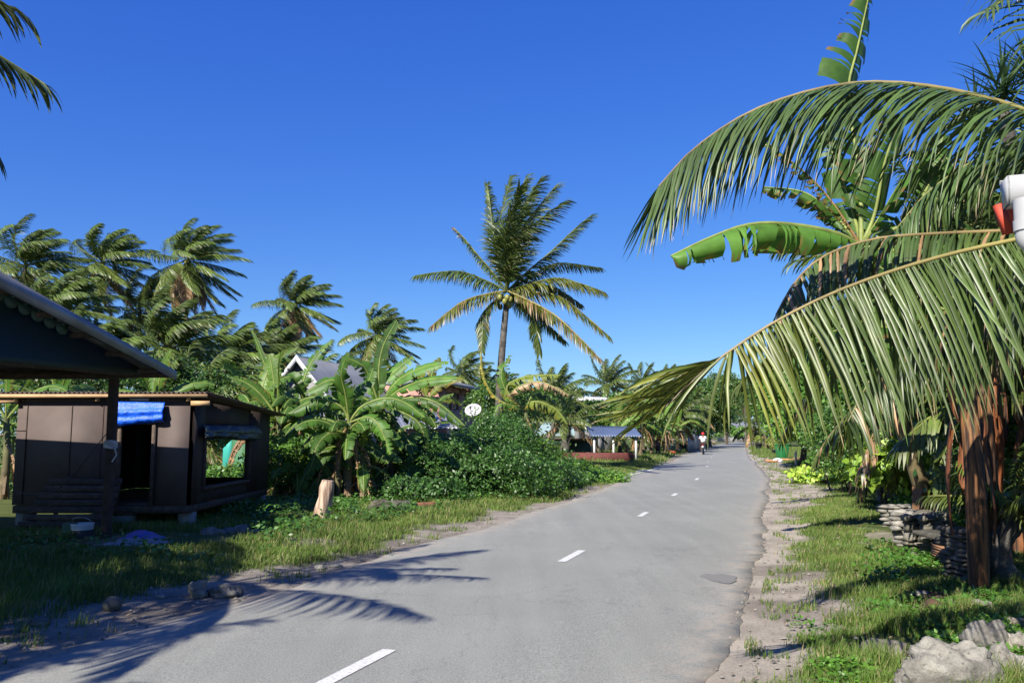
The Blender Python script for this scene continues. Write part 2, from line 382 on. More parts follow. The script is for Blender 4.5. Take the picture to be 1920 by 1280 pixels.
def trunk_mesh(base, top, r0, r1, bow=(0, 0, 0), rings=30, seed=0, flare=1.5):
    rs = np.random.RandomState(seed); b = np.array(base, float); t = np.array(top, float); n = rings * 2
    u = np.linspace(0, 1, n)[:, None]; pts = b + (t - b) * u + np.array(bow) * (np.sin(u * math.pi))
    r = r0 + (r1 - r0) * u[:, 0] + r0 * (flare - 1) * np.exp(-u[:, 0] * 14); r = r * (1 + .06 * (np.arange(n) % 2)) * rs.uniform(.97, 1.03, n)
    mb = MB(); c = np.where((np.arange(n) % 2)[:, None] > 0, np.ones((1, 3)), np.ones((1, 3)) * .7); mb.tube(pts, r, 10, c); return mb
def auto_palm(name, label, base, crown, L=3.6, nf=26, seed=1, wind=(.30, .04, 0), group=None, fronds=False, r=.13, skirt=0, coco=0, pairs=46, dead=.08, green=GREEN, bow=None, leafL=.75, elmax=82, elmin=-45, w=.045, cat='palm', lw=2.8, cw=1.0):
    rs = np.random.RandomState(seed)
    root = thing(name, label, cat, base, group)
    bow = bow if bow is not None else (rs.uniform(-.3, .3), 0, 0)
    if np.linalg.norm(np.array(crown) - np.array(base)) > .6:
        trunk_mesh(base, np.array(crown) - (0, 0, .15), r * 1.15, r * .8, bow, seed=seed, rings=max(10, int((crown[2] - base[2]) * 5))).build('trunk', M['bark'], root, smooth=True)
    mb = MB()
    for i in range(nf):
        u = i / (nf - 1); az = i * 2.39996 + rs.uniform(-.25, .25); el = D2R(elmax - (elmax - elmin) * u ** .85 + rs.uniform(-9, 9))
        l_ = L * (.75 + .35 * math.sin(min(1, u * 1.3) * math.pi * .6)) * rs.uniform(.85, 1.08)
        wk = 1.25 - .9 * u
        pth = frond_path(np.array(crown) + rs.normal(0, .05, 3), az, el, l_, .20 + .10 * u, tuple(np.array(wind) * wk * cw))
        br = 0; tb = .04
        gcol = green * rs.uniform(.75, 1.25) + np.array((.05, .035, 0)) * max(0, u - .35) * rs.uniform(.2, 1.2)
        if u > 1 - dead: br = .8; tb = .8
        elif u > .7 and rs.uniform() < .35: br = .12; tb = .5
        if fronds:
            mb = MB(); frond(mb, pth, leafL, pairs, w, .95 + .3 * u, np.array(wind) * lw, seed=seed * 100 + i, brown=br, tipbrown=tb, green=gcol, rr=.03, lift=-.25, sidew=.62, fwd=.7)
            mb.build('frond', M['palm'], root)
        else: frond(mb, pth, leafL, pairs, w, .95 + .3 * u, np.array(wind) * lw, seed=seed * 100 + i, brown=br, tipbrown=tb, green=gcol, rr=.03, lift=-.25, sidew=.62, fwd=.7)
    if not fronds: mb.build('crown', M['palm'], root)
    if skirt:
        sk = MB()
        for i in range(skirt):
            az = i * 2.4 + rs.uniform(-.3, .3); pth = frond_path(np.array(crown) - (0, 0, .2), az, D2R(-35), L * .85 * rs.uniform(.7, 1.1), 1.6, (0.02, 0, 0))
            frond(sk, pth, leafL * .8, pairs, w, 1.2, seed=seed * 77 + i, brown=.97, tipbrown=.9, green=BRN, rachis=(.26, .15, .09))
        sk.build('dead_fronds', M['palm'], root)
    for i in range(coco):
        a = i * 2.4; rr_ = rs.uniform(.18, .34); cc = MB(); cc.ball(np.array(crown) + (math.cos(a) * rr_, math.sin(a) * rr_ - .1, -.22 - rs.uniform(0, .35)), (.105, .105, .13), (1, 1, 1), 9, 7)
        cc.build('coconut', M['coco'], root, smooth=True)
    return root
BGREEN = np.array((.070, .160, .022))
def banana_leaf(mb, path, width=.55, seed=0, tears=10, droop=.35, green=BGREEN, edge=.25, dead=False, twist=0., asym=0., n=44, gapw=.02, rachis=(.30, .36, .10), tat=.15, petiole=.12, face=None):
    """paddle blade either side of a thick midrib, torn across into strips"""
    rs = np.random.RandomState(seed); path = catmull(path, 40) if len(path) < 12 else np.asarray(path, float)
    t = np.linspace(petiole, 1, n); p, T = sample(path, t); up = np.array((0, 0, 1.))
    if face is not None: up = nrm(face)
    elif abs(T[:, 2]).mean() > .85: up = np.array((.3, -1., .1))
    S = nr(np.cross(T, up)); N = nr(np.cross(S, T)); u = (t - petiole) / (1 - petiole)
    wprof = width / 2 * np.clip(np.sin(np.clip(u * .93 + .06, 0, 1) * math.pi), 0, 1) ** .45
    wprof[-1] = width * .05
    for sd in (1, -1):
        cuts = np.sort(rs.choice(np.arange(2, n - 2), min(tears, n - 5), replace=False)) if tears else np.array([], int)
        bounds = np.concatenate([[0], cuts, [n - 1]]); j0 = 0
        for a, b in zip(bounds[:-1], bounds[1:]):
            if b <= a: continue
            idx = np.arange(a, b + 1); m = len(idx)
            dr = droop * rs.uniform(.6, 1.5) + (rs.uniform(0, .5) if rs.uniform() < tat else 0); sk = rs.uniform(-.12, .18) + (.10 if tears else .22)
            wl = rs.uniform(.82, 1.03); K = 5; rows = []; cols = []
            shr = np.linspace(-1, 1, m) * gapw * (1 if tears else 0)
            tn = rs.uniform(.85, 1.15)
            for k in range(K):
                s = k / (K - 1); ang = dr * (.35 + 1.25 * s) + twist * sd
                off = 0
                # integrate the curved cross-section
                q = p[idx].copy()
                for kk in range(k):
                    s2 = (kk + .5) / (K - 1); an = dr * (.1 + 1.7 * s2) - .18 * (1 - s2)
                    st = (wprof[idx] * wl / (K - 1))[:, None]
                    q = q + (S[idx] * sd * math.cos(an) - N[idx] * math.sin(an) + T[idx] * (sk + .15)) * st
                q = q - T[idx] * (shr * s)[:, None]
                if k == K - 1: q = q + T[idx] * rs.uniform(-.012, .012, (m, 1)) + S[idx] * sd * rs.uniform(-.02, .01, (m, 1))
                rows.append(q); c = np.tile(green * tn, (m, 1)) * rs.uniform(.94, 1.06, (m, 1))
                if dead: c = (BRN * rs.uniform(.5, 1.) + STRAW * rs.uniform(.2, .6)) * np.ones((m, 1))
                elif k == K - 1 and edge: e = rs.uniform(0, 1, m) < edge; c[e] = BRN * .9
                elif k == K - 2 and edge > .4: e = rs.uniform(0, 1, m) < edge * .35; c[e] = BRN * .5 + YEL * .5
                cols.append(c)
            V = np.stack(rows, 0).reshape(-1, 3); C = np.stack(cols, 0).reshape(-1, 3); F = []
            for k in range(K - 1):
                for j in range(m - 1):
                    F.append((k * m + j, k * m + j + 1, (k + 1) * m + j + 1, (k + 1) * m + j))
            mb.add(V, np.array(F), C)
    tt = np.linspace(0, 1, 20); rp, RT = sample(path, tt)
    rc = np.tile(np.array(rachis), (20, 1)) if not dead else np.tile(STRAW * .6, (20, 1))
    mb.tube(rp, (.026 * (1 - .85 * tt) + .004) * (width / .55) ** .5, 6, rc, cap=False)
def stem_mesh(base, top, r0, r1, seed=0, col=((.20, .13, .07), (.13, .17, .055)), flaps=6):
    rs = np.random.RandomState(seed); n = 16; b = np.array(base, float); t = np.array(top, float); u = np.linspace(0, 1, n)
    bow = rs.uniform(-.06, .06, 3) * np.linalg.norm(t - b); bow[2] = 0
    pts = b + (t - b) * u[:, None] + bow * np.sin(u * math.pi)[:, None]
    c = np.array(col[0]) * (1 - u[:, None]) + np.array(col[1]) * u[:, None]; c = c * rs.uniform(.75, 1.25, (n, 1))
    mb = MB(); mb.tube(pts, (r0 + (r1 - r0) * u) * rs.uniform(.94, 1.06, n), 12, c)
    for i in range(flaps):  # dry sheath strips peeling off the stem
        v = rs.uniform(.1, .95); a = rs.uniform(0, 6.28); pp, TT = sample(pts, np.array([v])); r = r0 + (r1 - r0) * v; o = np.array((math.cos(a), math.sin(a), 0)); s = np.array((-o[1], o[0], 0)); ln = rs.uniform(.25, .6); wq = rs.uniform(.04, .09)
        q = [pp[0] + o * r * .9, pp[0] + o * (r + .03) - (0, 0, ln * .35), pp[0] + o * (r + rs.uniform(.02, .12)) - (0, 0, ln)]
        V = []
        for j, x in enumerate(q): V += [x - s * wq * (1 - .2 * j), x + s * wq * (1 - .2 * j)]
        mb.add(V, [(0, 1, 3, 2), (2, 3, 5, 4)], (BRN if rs.uniform() < .5 else STRAW * .8) * rs.uniform(.5, 1.0))
    return mb
def auto_banana(label, base, h, nl=9, seed=1, L=1.9, width=.5, lean=(0, 0), group=None, green=BGREEN, tears=9, deadn=3, az0=0., r=.11, elo=18, edge=.2, ehi=80, name='banana_plant', grav=.75):
    rs = np.random.RandomState(seed); root = thing(name, label, 'banana plant', base, group)
    top = np.array(base, float) + (lean[0], lean[1], h)
    stem_mesh(base, top, r, r * .55, seed).build('stem', M['stem'], root, smooth=True)
    for i in range(nl):
        u = i / max(1, nl - 1); az = az0 + i * 2.39996 + rs.uniform(-.3, .3); el = D2R(ehi - (ehi - elo) * u + rs.uniform(-8, 8))
        l_ = L * rs.uniform(.8, 1.1)
        pth = frond_path(top - (0, 0, .25 * u), az, el, l_, grav + .35 * u, (.06, 0, 0))
        mb = MB(); banana_leaf(mb, pth, width * rs.uniform(.85, 1.1), seed * 50 + i, int(tears * rs.uniform(.5, 1.4)), .25 + .25 * u, green * rs.uniform(.8, 1.35) + np.array((.03, .02, 0)) * rs.uniform(0, 1), edge * rs.uniform(.3, 1.4), face=(rs.normal(-.25, .5), rs.normal(-.55, .45), .75))
        mb.build('leaf', M['banana'], root)
    for i in range(deadn):
        az = rs.uniform(0, 6.28); pth = frond_path(top - (0, 0, .3 + .3 * rs.uniform()), az, D2R(-20), L * .8, 2.5, (0, 0, 0))
        mb = MB(); banana_leaf(mb, pth, width * .45, seed * 50 + 40 + i, 12, 1.2, dead=True, n=24); mb.build('dead_leaf', M['banana'], root)
    return root
def leaf_cloud(mb, lobes, n, size=.06, cols=((.03, .075, .012), (.06, .13, .02)), seed=0, shell=.35, up=.35, aspect=.5, bottom=-.4, curl=.25):
    rs = np.random.RandomState(seed); lobes = [(np.array(c, float), np.broadcast_to(np.array(r, float), (3,))) for c, r in lobes]
    ar = np.array([r[0] * r[2] + r[0] * r[1] for _, r in lobes]); k = rs.choice(len(lobes), n, p=ar / ar.sum())
    c = np.array([lobes[i][0] for i in range(len(lobes))])[k]; r = np.array([lobes[i][1] for i in range(len(lobes))])[k]
    d = nr(rs.normal(0, 1, (n, 3))); d[:, 2] = np.where(d[:, 2] < bottom, -d[:, 2], d[:, 2])
    ph = rs.uniform(0, 6.28, (len(lobes), 4))[k]
    bumpy = 1 + .13 * np.sin(d[:, 0] * 7 + ph[:, 0]) * np.sin(d[:, 2] * 6 + ph[:, 1]) + .09 * np.sin(d[:, 1] * 13 + ph[:, 2]) * np.sin(d[:, 0] * 15 + ph[:, 3])
    f = 1 - shell * rs.uniform(0, 1, n) ** 1.6; f = f * np.where(rs.uniform(0, 1, n) < .10, rs.uniform(1.05, 1.28, n), 1)
    p = c + d * r * (f * bumpy)[:, None]
    nn = nr(d * .6 + rs.normal(0, .6, (n, 3)) + np.array((0, 0, up)))
    a = nr(np.cross(nn, rs.normal(0, 1, (n, 3)))); a = nr(a - np.array((0, 0, .25))); b = nr(np.cross(nn, a)); s = size * rs.uniform(.6, 1.4, n)[:, None]
    V = np.stack([p, p + a * s * .5 + b * s * aspect * .5 - nn * s * curl * .2, p + a * s, p + a * s * .5 - b * s * aspect * .5 - nn * s * curl * .2], 1)
    m = rs.uniform(0, 1, (n, 1)); C = (np.array(cols[0]) * (1 - m) + np.array(cols[1]) * m) * 1.35; C = np.repeat(C[:, None], 4, 1)
    F = (np.arange(n) * 4)[:, None] + np.arange(4)[None]
    mb.add(V.reshape(-1, 3), F, C.reshape(-1, 3))
def bush(label, lobes, n, size=.06, cols=((.03, .075, .012), (.06, .13, .02)), seed=0, name='bush', group=None, cat='bush', stems=6, **kw):
    c0 = np.array(lobes[0][0], float); base = (c0[0], c0[1], 0); root = thing(name, label, cat, base, group); rs = np.random.RandomState(seed)
    mb = MB(); leaf_cloud(mb, lobes, n, size, cols, seed, **kw); mb.build('foliage', M['leaf'], root)
    for i in range(stems):
        sm = MB()
        l = lobes[i % len(lobes)]; e = np.array(l[0], float) + rs.uniform(-.4, .4, 3) * np.array(l[1]); b = np.array((e[0] * .6 + c0[0] * .4 + rs.uniform(-.2, .2), e[1] * .6 + c0[1] * .4, 0)); m = (b + e) / 2 + rs.uniform(-.15, .15, 3)
        sm.tube(catmull([b, m, e], 8), np.linspace(.03, .008, 8), 5, (.5, .42, .34)); sm.build('branch', M['wood'], root, smooth=True)
    return root
def tree(label, base, h, lobes, n, size=.12, cols=((.03, .07, .012), (.06, .12, .02)), seed=0, r=.15, group=None, name='broadleaf_tree', **kw):
    root = thing(name, label, 'tree', base, group); rs = np.random.RandomState(seed); b = np.array(base, float)
    cx = np.mean([l[0] for l in lobes], axis=0); tm = MB(); f = b + (cx - b) * .45
    tm.tube(catmull([b, b + (f - b) * .5 + rs.uniform(-.1, .1, 3), f], 10), np.linspace(r * 1.3, r * .7, 10), 8, (.8, .75, .7))
    for l in lobes:
        e = np.array(l[0], float); tm.tube(catmull([f - (f - b) * .15, (f + e) / 2 + rs.uniform(-.2, .2, 3), e], 8), np.linspace(r * .5, r * .12, 8), 6, (.8, .75, .7))
    tm.build('trunk', M['wood'], root, smooth=True)
    mb = MB(); leaf_cloud(mb, [(np.array(c), rr) for c, rr in lobes], n, size, cols, seed, **kw); mb.build('crown', M['leaf'], root); return root
def rock(mb, c, r, seed=0, sub=3, rough=.35, col=(1, 1, 1), flat=.0):
    bm = bmesh.new(); bmesh.ops.create_icosphere(bm, subdivisions=sub, radius=1); rs = np.random.RandomState(seed); o = Vector(rs.uniform(-50, 50, 3))
    V = []
    for v in bm.verts:
        d = v.co.copy(); k = 1 + rough * (mnoise.noise(d * 1.3 + o)) + rough * .5 * mnoise.noise(d * 3.1 + o) + rough * .25 * abs(mnoise.noise(d * 7 + o)) + rough * .13 * mnoise.noise(d * 15 + o)
        if sub > 3: k -= rough * .35 * max(0, abs(mnoise.noise(d * 2.2 + o * 2)) * 3 - .0) ** .5 * .15
        V.append(d * k)
    V = np.array(V); F = np.array([[v.index for v in f.verts] for f in bm.faces]); bm.free()
    if flat: V[:, 2] = np.minimum(V[:, 2], flat + .1 * V[:, 2])
    V = rot(V * np.array(r, float), 0, 0, rs.uniform(-.4, .4)) + np.array(c, float); mb.add(V, F, col)
# ---------------------------------------------------------------- people
def skin_body(name, mat, parent, joints, edges, radii, **pr):
    me = bpy.data.meshes.new(name); o0 = ORIGIN[parent.name]
    me.from_pydata([tuple(np.array(j, float) - o0) for j in joints], edges, []); o = bpy.data.objects.new(name, me); COL.objects.link(o); o.parent = parent
    ORIGIN[o.name] = o0; m = o.modifiers.new('skin', 'SKIN'); me.materials.append(mat)
    for i, r in enumerate(radii): me.skin_vertices[0].data[i].radius = (r, r) if not isinstance(r, tuple) else r
    me.skin_vertices[0].data[0].use_root = True
    s = o.modifiers.new('sub', 'SUBSURF'); s.levels = 1; s.render_levels = 2
    at = me.color_attributes.new('tint', 'FLOAT_COLOR', 'POINT')
    return props(o, **pr)
# ================================================================ GROUND AND ROAD
DASH = [(668, 1262), (1073, 1048), (1206, 968), (1265, 930), (1307, 900), (1326, 875.5), (1327.5, 867), (1334, 857.5), (1338, 853.5), (1341.6, 850.2), (1345.6, 847.5), (1349, 845.6)]
DG = np.array([G(*d)[:2] for d in DASH])
cp = np.array([[G(668, 1262)[0], 5.9], [0.85, 11.], [2.62, 16.4], [4.20, 21.5], [6.30, 28.7], [9.4, 40.], [14.0, 58.], [19.6, 79.], [31.5, 120.], [44, 160], [50, 178]])
cp[0, 0] = DG[0, 0]; cp[0, 1] = DG[0, 1]
for i in (1, 2, 3, 4): cp[i] = DG[i]
cp = np.vstack([[cp[0] - (cp[1] - cp[0]) * 5], cp]); CPX = catmull(np.hstack([cp, np.zeros((len(cp), 1))]), 400)
def cx(y): return np.interp(y, CPX[:, 1], CPX[:, 0])
HW = 2.46
def sstep(a, b, x): t = np.clip((np.asarray(x) - a) / (b - a), 0, 1); return t * t * (3 - 2 * t)
def sandw(y, right):
    y = np.asarray(y, float)
    return np.where(right, np.interp(y, [0, 6, 9, 14, 18, 22, 30, 34, 45, 60, 90], [.35, .5, .62, .5, .55, 1.7, 1.9, .8, 1.9, .6, .4]), np.interp(y, [0, 5, 9, 14, 20, 28, 40, 60], [.9, .8, .75, .75, .55, .4, .5, .8]))
def sandness(x, y):
    right = x > cx(y); dr = np.abs(x - cx(y)) - HW
    nz = (fbm(x, y, 1.3, 3) - .5) * 1.5 + (fbm(x, y, .35, 9) - .5) * .5
    s = 1 - sstep(-.22, .28, dr - sandw(y, right) + nz)
    s = np.maximum(s, sstep(.70, .78, fbm(x, y, 1.4, 31)) * .7 * (dr < 5) * (y < 60))
    return s
def gz(x, y):
    dr = np.abs(x - cx(y)) - HW; right = x > cx(y)
    return (.02 + .06 * fbm(x, y, 1.1, 5)) * sstep(.15, 1.6, dr) + sstep(.3, 3, dr) * np.where(right, .03, .09) + 0 * dr
xs = np.concatenate([[-900, -400, -200, -100, -60, -40, -28, -22], np.arange(-18, -9, .4), np.arange(-9, 9, .10), np.arange(9, 30, .3), [31, 34, 38, 44, 52, 64, 90, 140, 220, 400, 900]])
ys = np.concatenate([[-60, -30, -14], np.arange(-8, 3, .5), np.arange(3, 20, .10), np.arange(20, 50, .3), np.arange(50, 110, 1.2), [115, 125, 140, 160, 185, 220, 280, 380, 600, 1200]])
X, Y = np.meshgrid(xs, ys); Z = gz(X, Y) * (np.abs(Y) < 300)
Z = np.where((Y > 130) | (Y < 0) , .0 - .012, Z)
s = sandness(X, Y)[..., None]; r_ = fbm(X, Y, .8, 40)[..., None]; r2 = fbm(X, Y, .25, 77)[..., None]
sandc = np.array((.50, .445, .37)) * (1 - sstep(.45, .7, r_)) + np.array((.32, .28, .235)) * sstep(.45, .7, r_)
grassc = np.array((.070, .105, .024)) * (1 - r2) + np.array((.13, .15, .045)) * r2
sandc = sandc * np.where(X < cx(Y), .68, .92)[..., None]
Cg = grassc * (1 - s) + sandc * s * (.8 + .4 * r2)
nx, ny = len(xs), len(ys); ii = np.arange(nx - 1)[None] + (np.arange(ny - 1) * nx)[:, None]
F = np.stack([ii, ii + 1, ii + 1 + nx, ii + nx], -1).reshape(-1, 4)
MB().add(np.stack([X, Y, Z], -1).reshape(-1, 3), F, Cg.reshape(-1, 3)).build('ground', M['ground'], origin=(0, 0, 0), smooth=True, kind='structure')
# road strip with a ragged edge and a worn broken rim
ry = np.concatenate([np.arange(-20, 3, 1.), np.arange(3, 30, .08), np.arange(30, 60, .25), np.arange(60, 182, 1.)])
cr = np.linspace(-1, 1, 25); c0 = cx(ry)
el = HW + (fbm(ry, ry * 0, 2.9, 11, 6) - .5) * .46; er = HW + (fbm(ry, ry * 0, 2.6, 21, 6) - .5) * .50 + (vnoise(ry, ry * 0, .11, 22) - .5) * .05
RX = np.where(cr[None] < 0, c0[:, None] + cr[None] * el[:, None], c0[:, None] + cr[None] * er[:, None]); RY = np.repeat(ry[:, None], 25, 1)
RZ = .012 + .03 * (1 - cr[None] ** 2) + 0 * RX; RX = np.hstack([RX[:, :1], RX, RX[:, -1:]]); RY = np.hstack([RY[:, :1], RY, RY[:, -1:]]); RZ = np.hstack([RZ[:, :1] - .06, RZ, RZ[:, -1:] - .06])
crr = np.abs(np.concatenate([[-1], cr, [1]])); du = np.repeat((.9 * sstep(.78, 1., crr) + .10 * sstep(.4, .8, crr))[None], len(ry), 0)
nx, ny = 27, len(ry); ii = np.arange(nx - 1)[None] + (np.arange(ny - 1) * nx)[:, None]; F = np.stack([ii, ii + 1, ii + 1 + nx, ii + nx], -1).reshape(-1, 4)
MB().add(np.stack([RX, RY, RZ], -1).reshape(-1, 3), F, np.repeat(du.reshape(-1, 1), 3, 1)).build('road', M['asphalt'], origin=(0, 0, 0), kind='structure', label='grey coral chip road running away between the verges')
def roadz(x, y): return .012 + .03 * (1 - min(1, abs(x - float(cx(y))) / HW) ** 2)
# side street joining from the left beyond the bush
a = G(1178, 897); b = G(1243, 870.5); sd = np.array((-.954, .30, 0)); sm = MB(); n = 30
e0 = np.array((float(cx(a[1])) - HW + .9, a[1], 0)); e1 = np.array((float(cx(b[1])) - HW + 1.2, b[1] + .5, 0))
V = []; 
for i in range(n):
    u = i / (n - 1) * 14; w_ = 1.2 * math.exp(-u * .9)
    V += [e0 + sd * u + np.array((0, -w_, .016)), e1 + sd * u + np.array((0, w_ * 1.2, .016))]
sm.add(V, [(2 * i, 2 * i + 1, 2 * i + 3, 2 * i + 2) for i in range(n - 1)], (.25, .25, .25)); sm.build('side_road', M['asphalt'], origin=(0, 0, 0), kind='structure')
# painted centre dashes and the give-way lines of the side street
mk = MB()
lens = [.95, 1.05, .95, .95, 1.2, 1.0, .6, 1.0, 1.0, 1.0, 1.0, 1.0]
for (x, y), L_ in zip(DG, lens):
    h = nrm(np.array((float(cx(y + 1) - cx(y - 1)), 2., 0))); p = np.array((-h[1], h[0], 0)) * .055; k = 8
    for i in range(k):
        q0 = np.array((x, y, 0)) + h * L_ * (i / k - .5); q1 = np.array((x, y, 0)) + h * L_ * ((i + 1) / k - .5)
        z = [np.array((0, 0, roadz(v[0], v[1]) + .005)) for v in (q0 - p, q0 + p, q1 + p, q1 - p)]
        mk.quad(q0 - p + z[0], q1 - p + z[3], q1 + p + z[2], q0 + p + z[1])
for q in ((1178, 887.5, 1214, 878), (1189, 888.5, 1234, 877)):
    A = G(q[0], q[1], .03); B = G(q[2], q[3], .03); h = nrm(B - A); p = np.array((-h[1], h[0], 0)) * .07
    mk.quad(A - p, B - p, B + p, A + p)
mk.build('road_markings', M['mark'], origin=(0, 0, 0), kind='structure')
g = G(1350, 1087); pm = MB(); an = np.linspace(0, 2 * math.pi, 33)[:-1]; rr_ = .30 + .04 * np.sin(an * 3) + .02 * np.sin(an * 7)
for r0_, r1_, tn in ((0, 1, .72),): pm.add([(g[0] + math.cos(t) * r * .62, g[1] + math.sin(t) * r, roadz(g[0], g[1]) + .004) for t, r in zip(an, rr_)], [tuple(range(32))], (.0, .0, .0))
pm.build('road_patch', simple('asphalt_patch', (.24, .235, .22), (.18, .175, .165), 40, .9, .5), origin=(0, 0, 0), kind='structure')
# ---------------------------------------------------------------- grass
CLEAR = [(*G(200, 1036)[:2], .75), (*G(265, 1034)[:2], .75), (*G(150, 1040)[:2], .6), (*G(400, 1025)[:2], .55), (*G(445, 1018)[:2], .5), (*G(606, 985)[:2], .42), (*G(368, 1122)[:2], .25), (*G(205, 1150)[:2], .2), (*G(720, 970)[:2], .4), (*G(770, 960)[:2], .5), (*G(1765, 1270)[:2], .35), (*G(1667, 1222)[:2], .28), (*G(1755, 1152)[:2], .15), (*G(1690, 995)[:2], .9), (*G(1725, 1022)[:2], .7), (*G(1750, 1045)[:2], .5), (*G(1712, 1162)[:2], .25), (*G(1730, 1130)[:2], .2)]
def clear(x, y):
    k = np.ones(len(x), bool)
    for a_, b_, r_ in CLEAR: k &= ((x - a_) ** 2 + (y - b_) ** 2 * .5 > r_ ** 2)
    return k
def blades(x, y, h, w, col, seed, lean=.5, wind=(.25, .1)):
    rs = np.random.RandomState(seed); n = len(x); z = gz(x, y); b = np.stack([x, y, z - .01], 1)
    a = rs.uniform(0, 6.28, n); s_ = np.stack([np.cos(a), np.sin(a), 0 * a], 1) * (w / 2)[:, None]
    ld = np.stack([rs.normal(wind[0], lean, n), rs.normal(wind[1], lean, n), np.ones(n)], 1); ld = nr(ld)
    m_ = b + np.array((0, 0, 1.)) * (h * .5)[:, None] + ld * (h * .12)[:, None]; t = m_ + ld * (h * .6)[:, None]
    V = np.stack([b - s_, b + s_, m_ - s_ * .7, m_ + s_ * .7, t - s_ * .08, t + s_ * .08], 1).reshape(-1, 3)
    F = ((np.arange(n) * 6)[:, None, None] + np.array([[0, 1, 3, 2], [2, 3, 5, 4]])[None]).reshape(-1, 4)
    C = np.stack([col, col, col, col, col * 1.1, col * 1.1], 1).reshape(-1, 3); return V, F, C
GA = np.array((.080, .145, .026)); GB = np.array((.145, .205, .042)); GC = np.array((.32, .27, .14))
def grass_patch(name, N, side, y0, y1, dmax, seed, hfun, dmin=.1, extra=None):
    rs = np.random.RandomState(seed); u = rs.uniform(0, 1, N); y = y0 * (y1 / y0) ** u; dr = dmin + (dmax - dmin) * rs.uniform(0, 1, N)
    x = cx(y) + side * (HW + dr); s_ = sandness(x, y); den = (1 - s_) ** 1.2 * (.45 + .55 * sstep(.35, .6, fbm(x, y, .5, 61))) + .03 * (s_ > .5) * sstep(.6, .7, fbm(x, y, .3, 62)) * 10
    keep = (rs.uniform(0, 1, N) < den) & clear(x, y)
    if extra is not None: keep &= extra(x, y)
    x, y = x[keep], y[keep]; n = len(x); h = hfun(x, y, rs); w = .005 + .0011 * y * .6
    m = np.clip(fbm(x, y, .9, 5)[:, None] * 1.3 - .2 + rs.normal(0, .25, (n, 1)), 0, 1); c = GA * (1 - m) + GB * m; dry = rs.uniform(0, 1, n) < .10; c[dry] = GC
    V, F, C = blades(x, y, h, w, c, seed); mb = MB(); mb.add(V, F, C); mb.build(name, M['grass'], origin=(0, 0, 0), kind='stuff', label='short tufted grass on the %s verge of the road' % ('right' if side > 0 else 'left'), category='grass') if False else mb.build(name, M['grass'], origin=(0, 0, 0), kind='stuff')
grass_patch('verge_grass', 420000, 1, 3.6, 48, 5.2, 5, lambda x, y, rs: (.035 + .05 * rs.uniform(0, 1, len(x)) + .16 * (sstep(.55, .75, fbm(x, y, .8, 90)) * (y < 8.5)) * rs.uniform(.4, 1, len(x))))
grass_patch('roadside_grass', 380000, -1, 5.5, 46, 6.5, 6, lambda x, y, rs: (.035 + .085 * rs.uniform(0, 1, len(x)) * (.4 + fbm(x, y, .8, 91))))
grass_patch('far_grass', 30000, -1, 44, 110, 7, 7, lambda x, y, rs: .10 + .15 * rs.uniform(0, 1, len(x)))
grass_patch('far_verge_grass', 30000, 1, 44, 110, 7, 8, lambda x, y, rs: .08 + .12 * rs.uniform(0, 1, len(x)))
# creeping weeds with small broad leaves among the rocks at the right
def weeds(name, N, fx, size, seed, hmax=.14, cols=((.055, .15, .015), (.12, .25, .03))):
    rs = np.random.RandomState(seed); x, y = fx(rs, N); m = fbm(x, y, .55, seed) ; k = (rs.uniform(0, 1, N) < sstep(.38, .55, m)) & clear(x, y); x, y, m = x[k], y[k], m[k]; n = len(x)
    z = gz(x, y) + rs.uniform(.01, hmax, n) * sstep(.35, .7, m); p = np.stack([x, y, z], 1); nn = nr(rs.normal(0, .45, (n, 3)) + np.array((0, -.15, 1.)))
    a = nr(np.cross(nn, rs.normal(0, 1, (n, 3)))); b = np.cross(nn, a); s_ = size * rs.uniform(.5, 1.4, (n, 1))
    V = np.stack([p, p + a * s_ * .45 + b * s_ * .33 - nn * s_ * .07, p + a * s_, p + a * s_ * .45 - b * s_ * .33 - nn * s_ * .07], 1).reshape(-1, 3)
    t = rs.uniform(0, 1, (n, 1)); C = np.repeat((np.array(cols[0]) * (1 - t) + np.array(cols[1]) * t)[:, None], 4, 1).reshape(-1, 3)
    mb = MB(); mb.add(V, (np.arange(n) * 4)[:, None] + np.arange(4)[None], C); mb.build(name, M['leaf'], origin=(0, 0, 0), kind='stuff')
def fR(rs, N): y = rs.uniform(4.3, 7.4, N); x = rs.uniform(1.35, 1.9, N) + rs.uniform(0, 1, N) ** .9 * 2.9 + (y - 4.3) * .33; return x, y
weeds('ground_cover', 60000, fR, .042, 3)
def fR2(rs, N): y = 7 + 16 * rs.uniform(0, 1, N) ** 1.2; x = .47 * y * rs.uniform(.92, 1.06, N) + rs.uniform(0, 1.3, N) - .3; return x, y
weeds('creeper_cover', 22000, fR2, .055, 4, .13, ((.04, .13, .012), (.09, .20, .025)))
def fL(rs, N): y = 10 + 12 * rs.uniform(0, 1, N); x = cx(y) - HW - 1.6 - 3.5 * rs.uniform(0, 1, N); return x, y
weeds('weed_cover', 20000, fL, .07, 8, .25, ((.035, .11, .012), (.08, .18, .022)))
def fL2(rs, N): y = 21 + 10 * rs.uniform(0, 1, N); x = cx(y) - HW - .7 - 3.2 * rs.uniform(0, 1, N) ** 1.3; return x, y
weeds('vine_cover', 22000, fL2, .10, 9, .35, ((.04, .13, .012), (.13, .24, .03)))

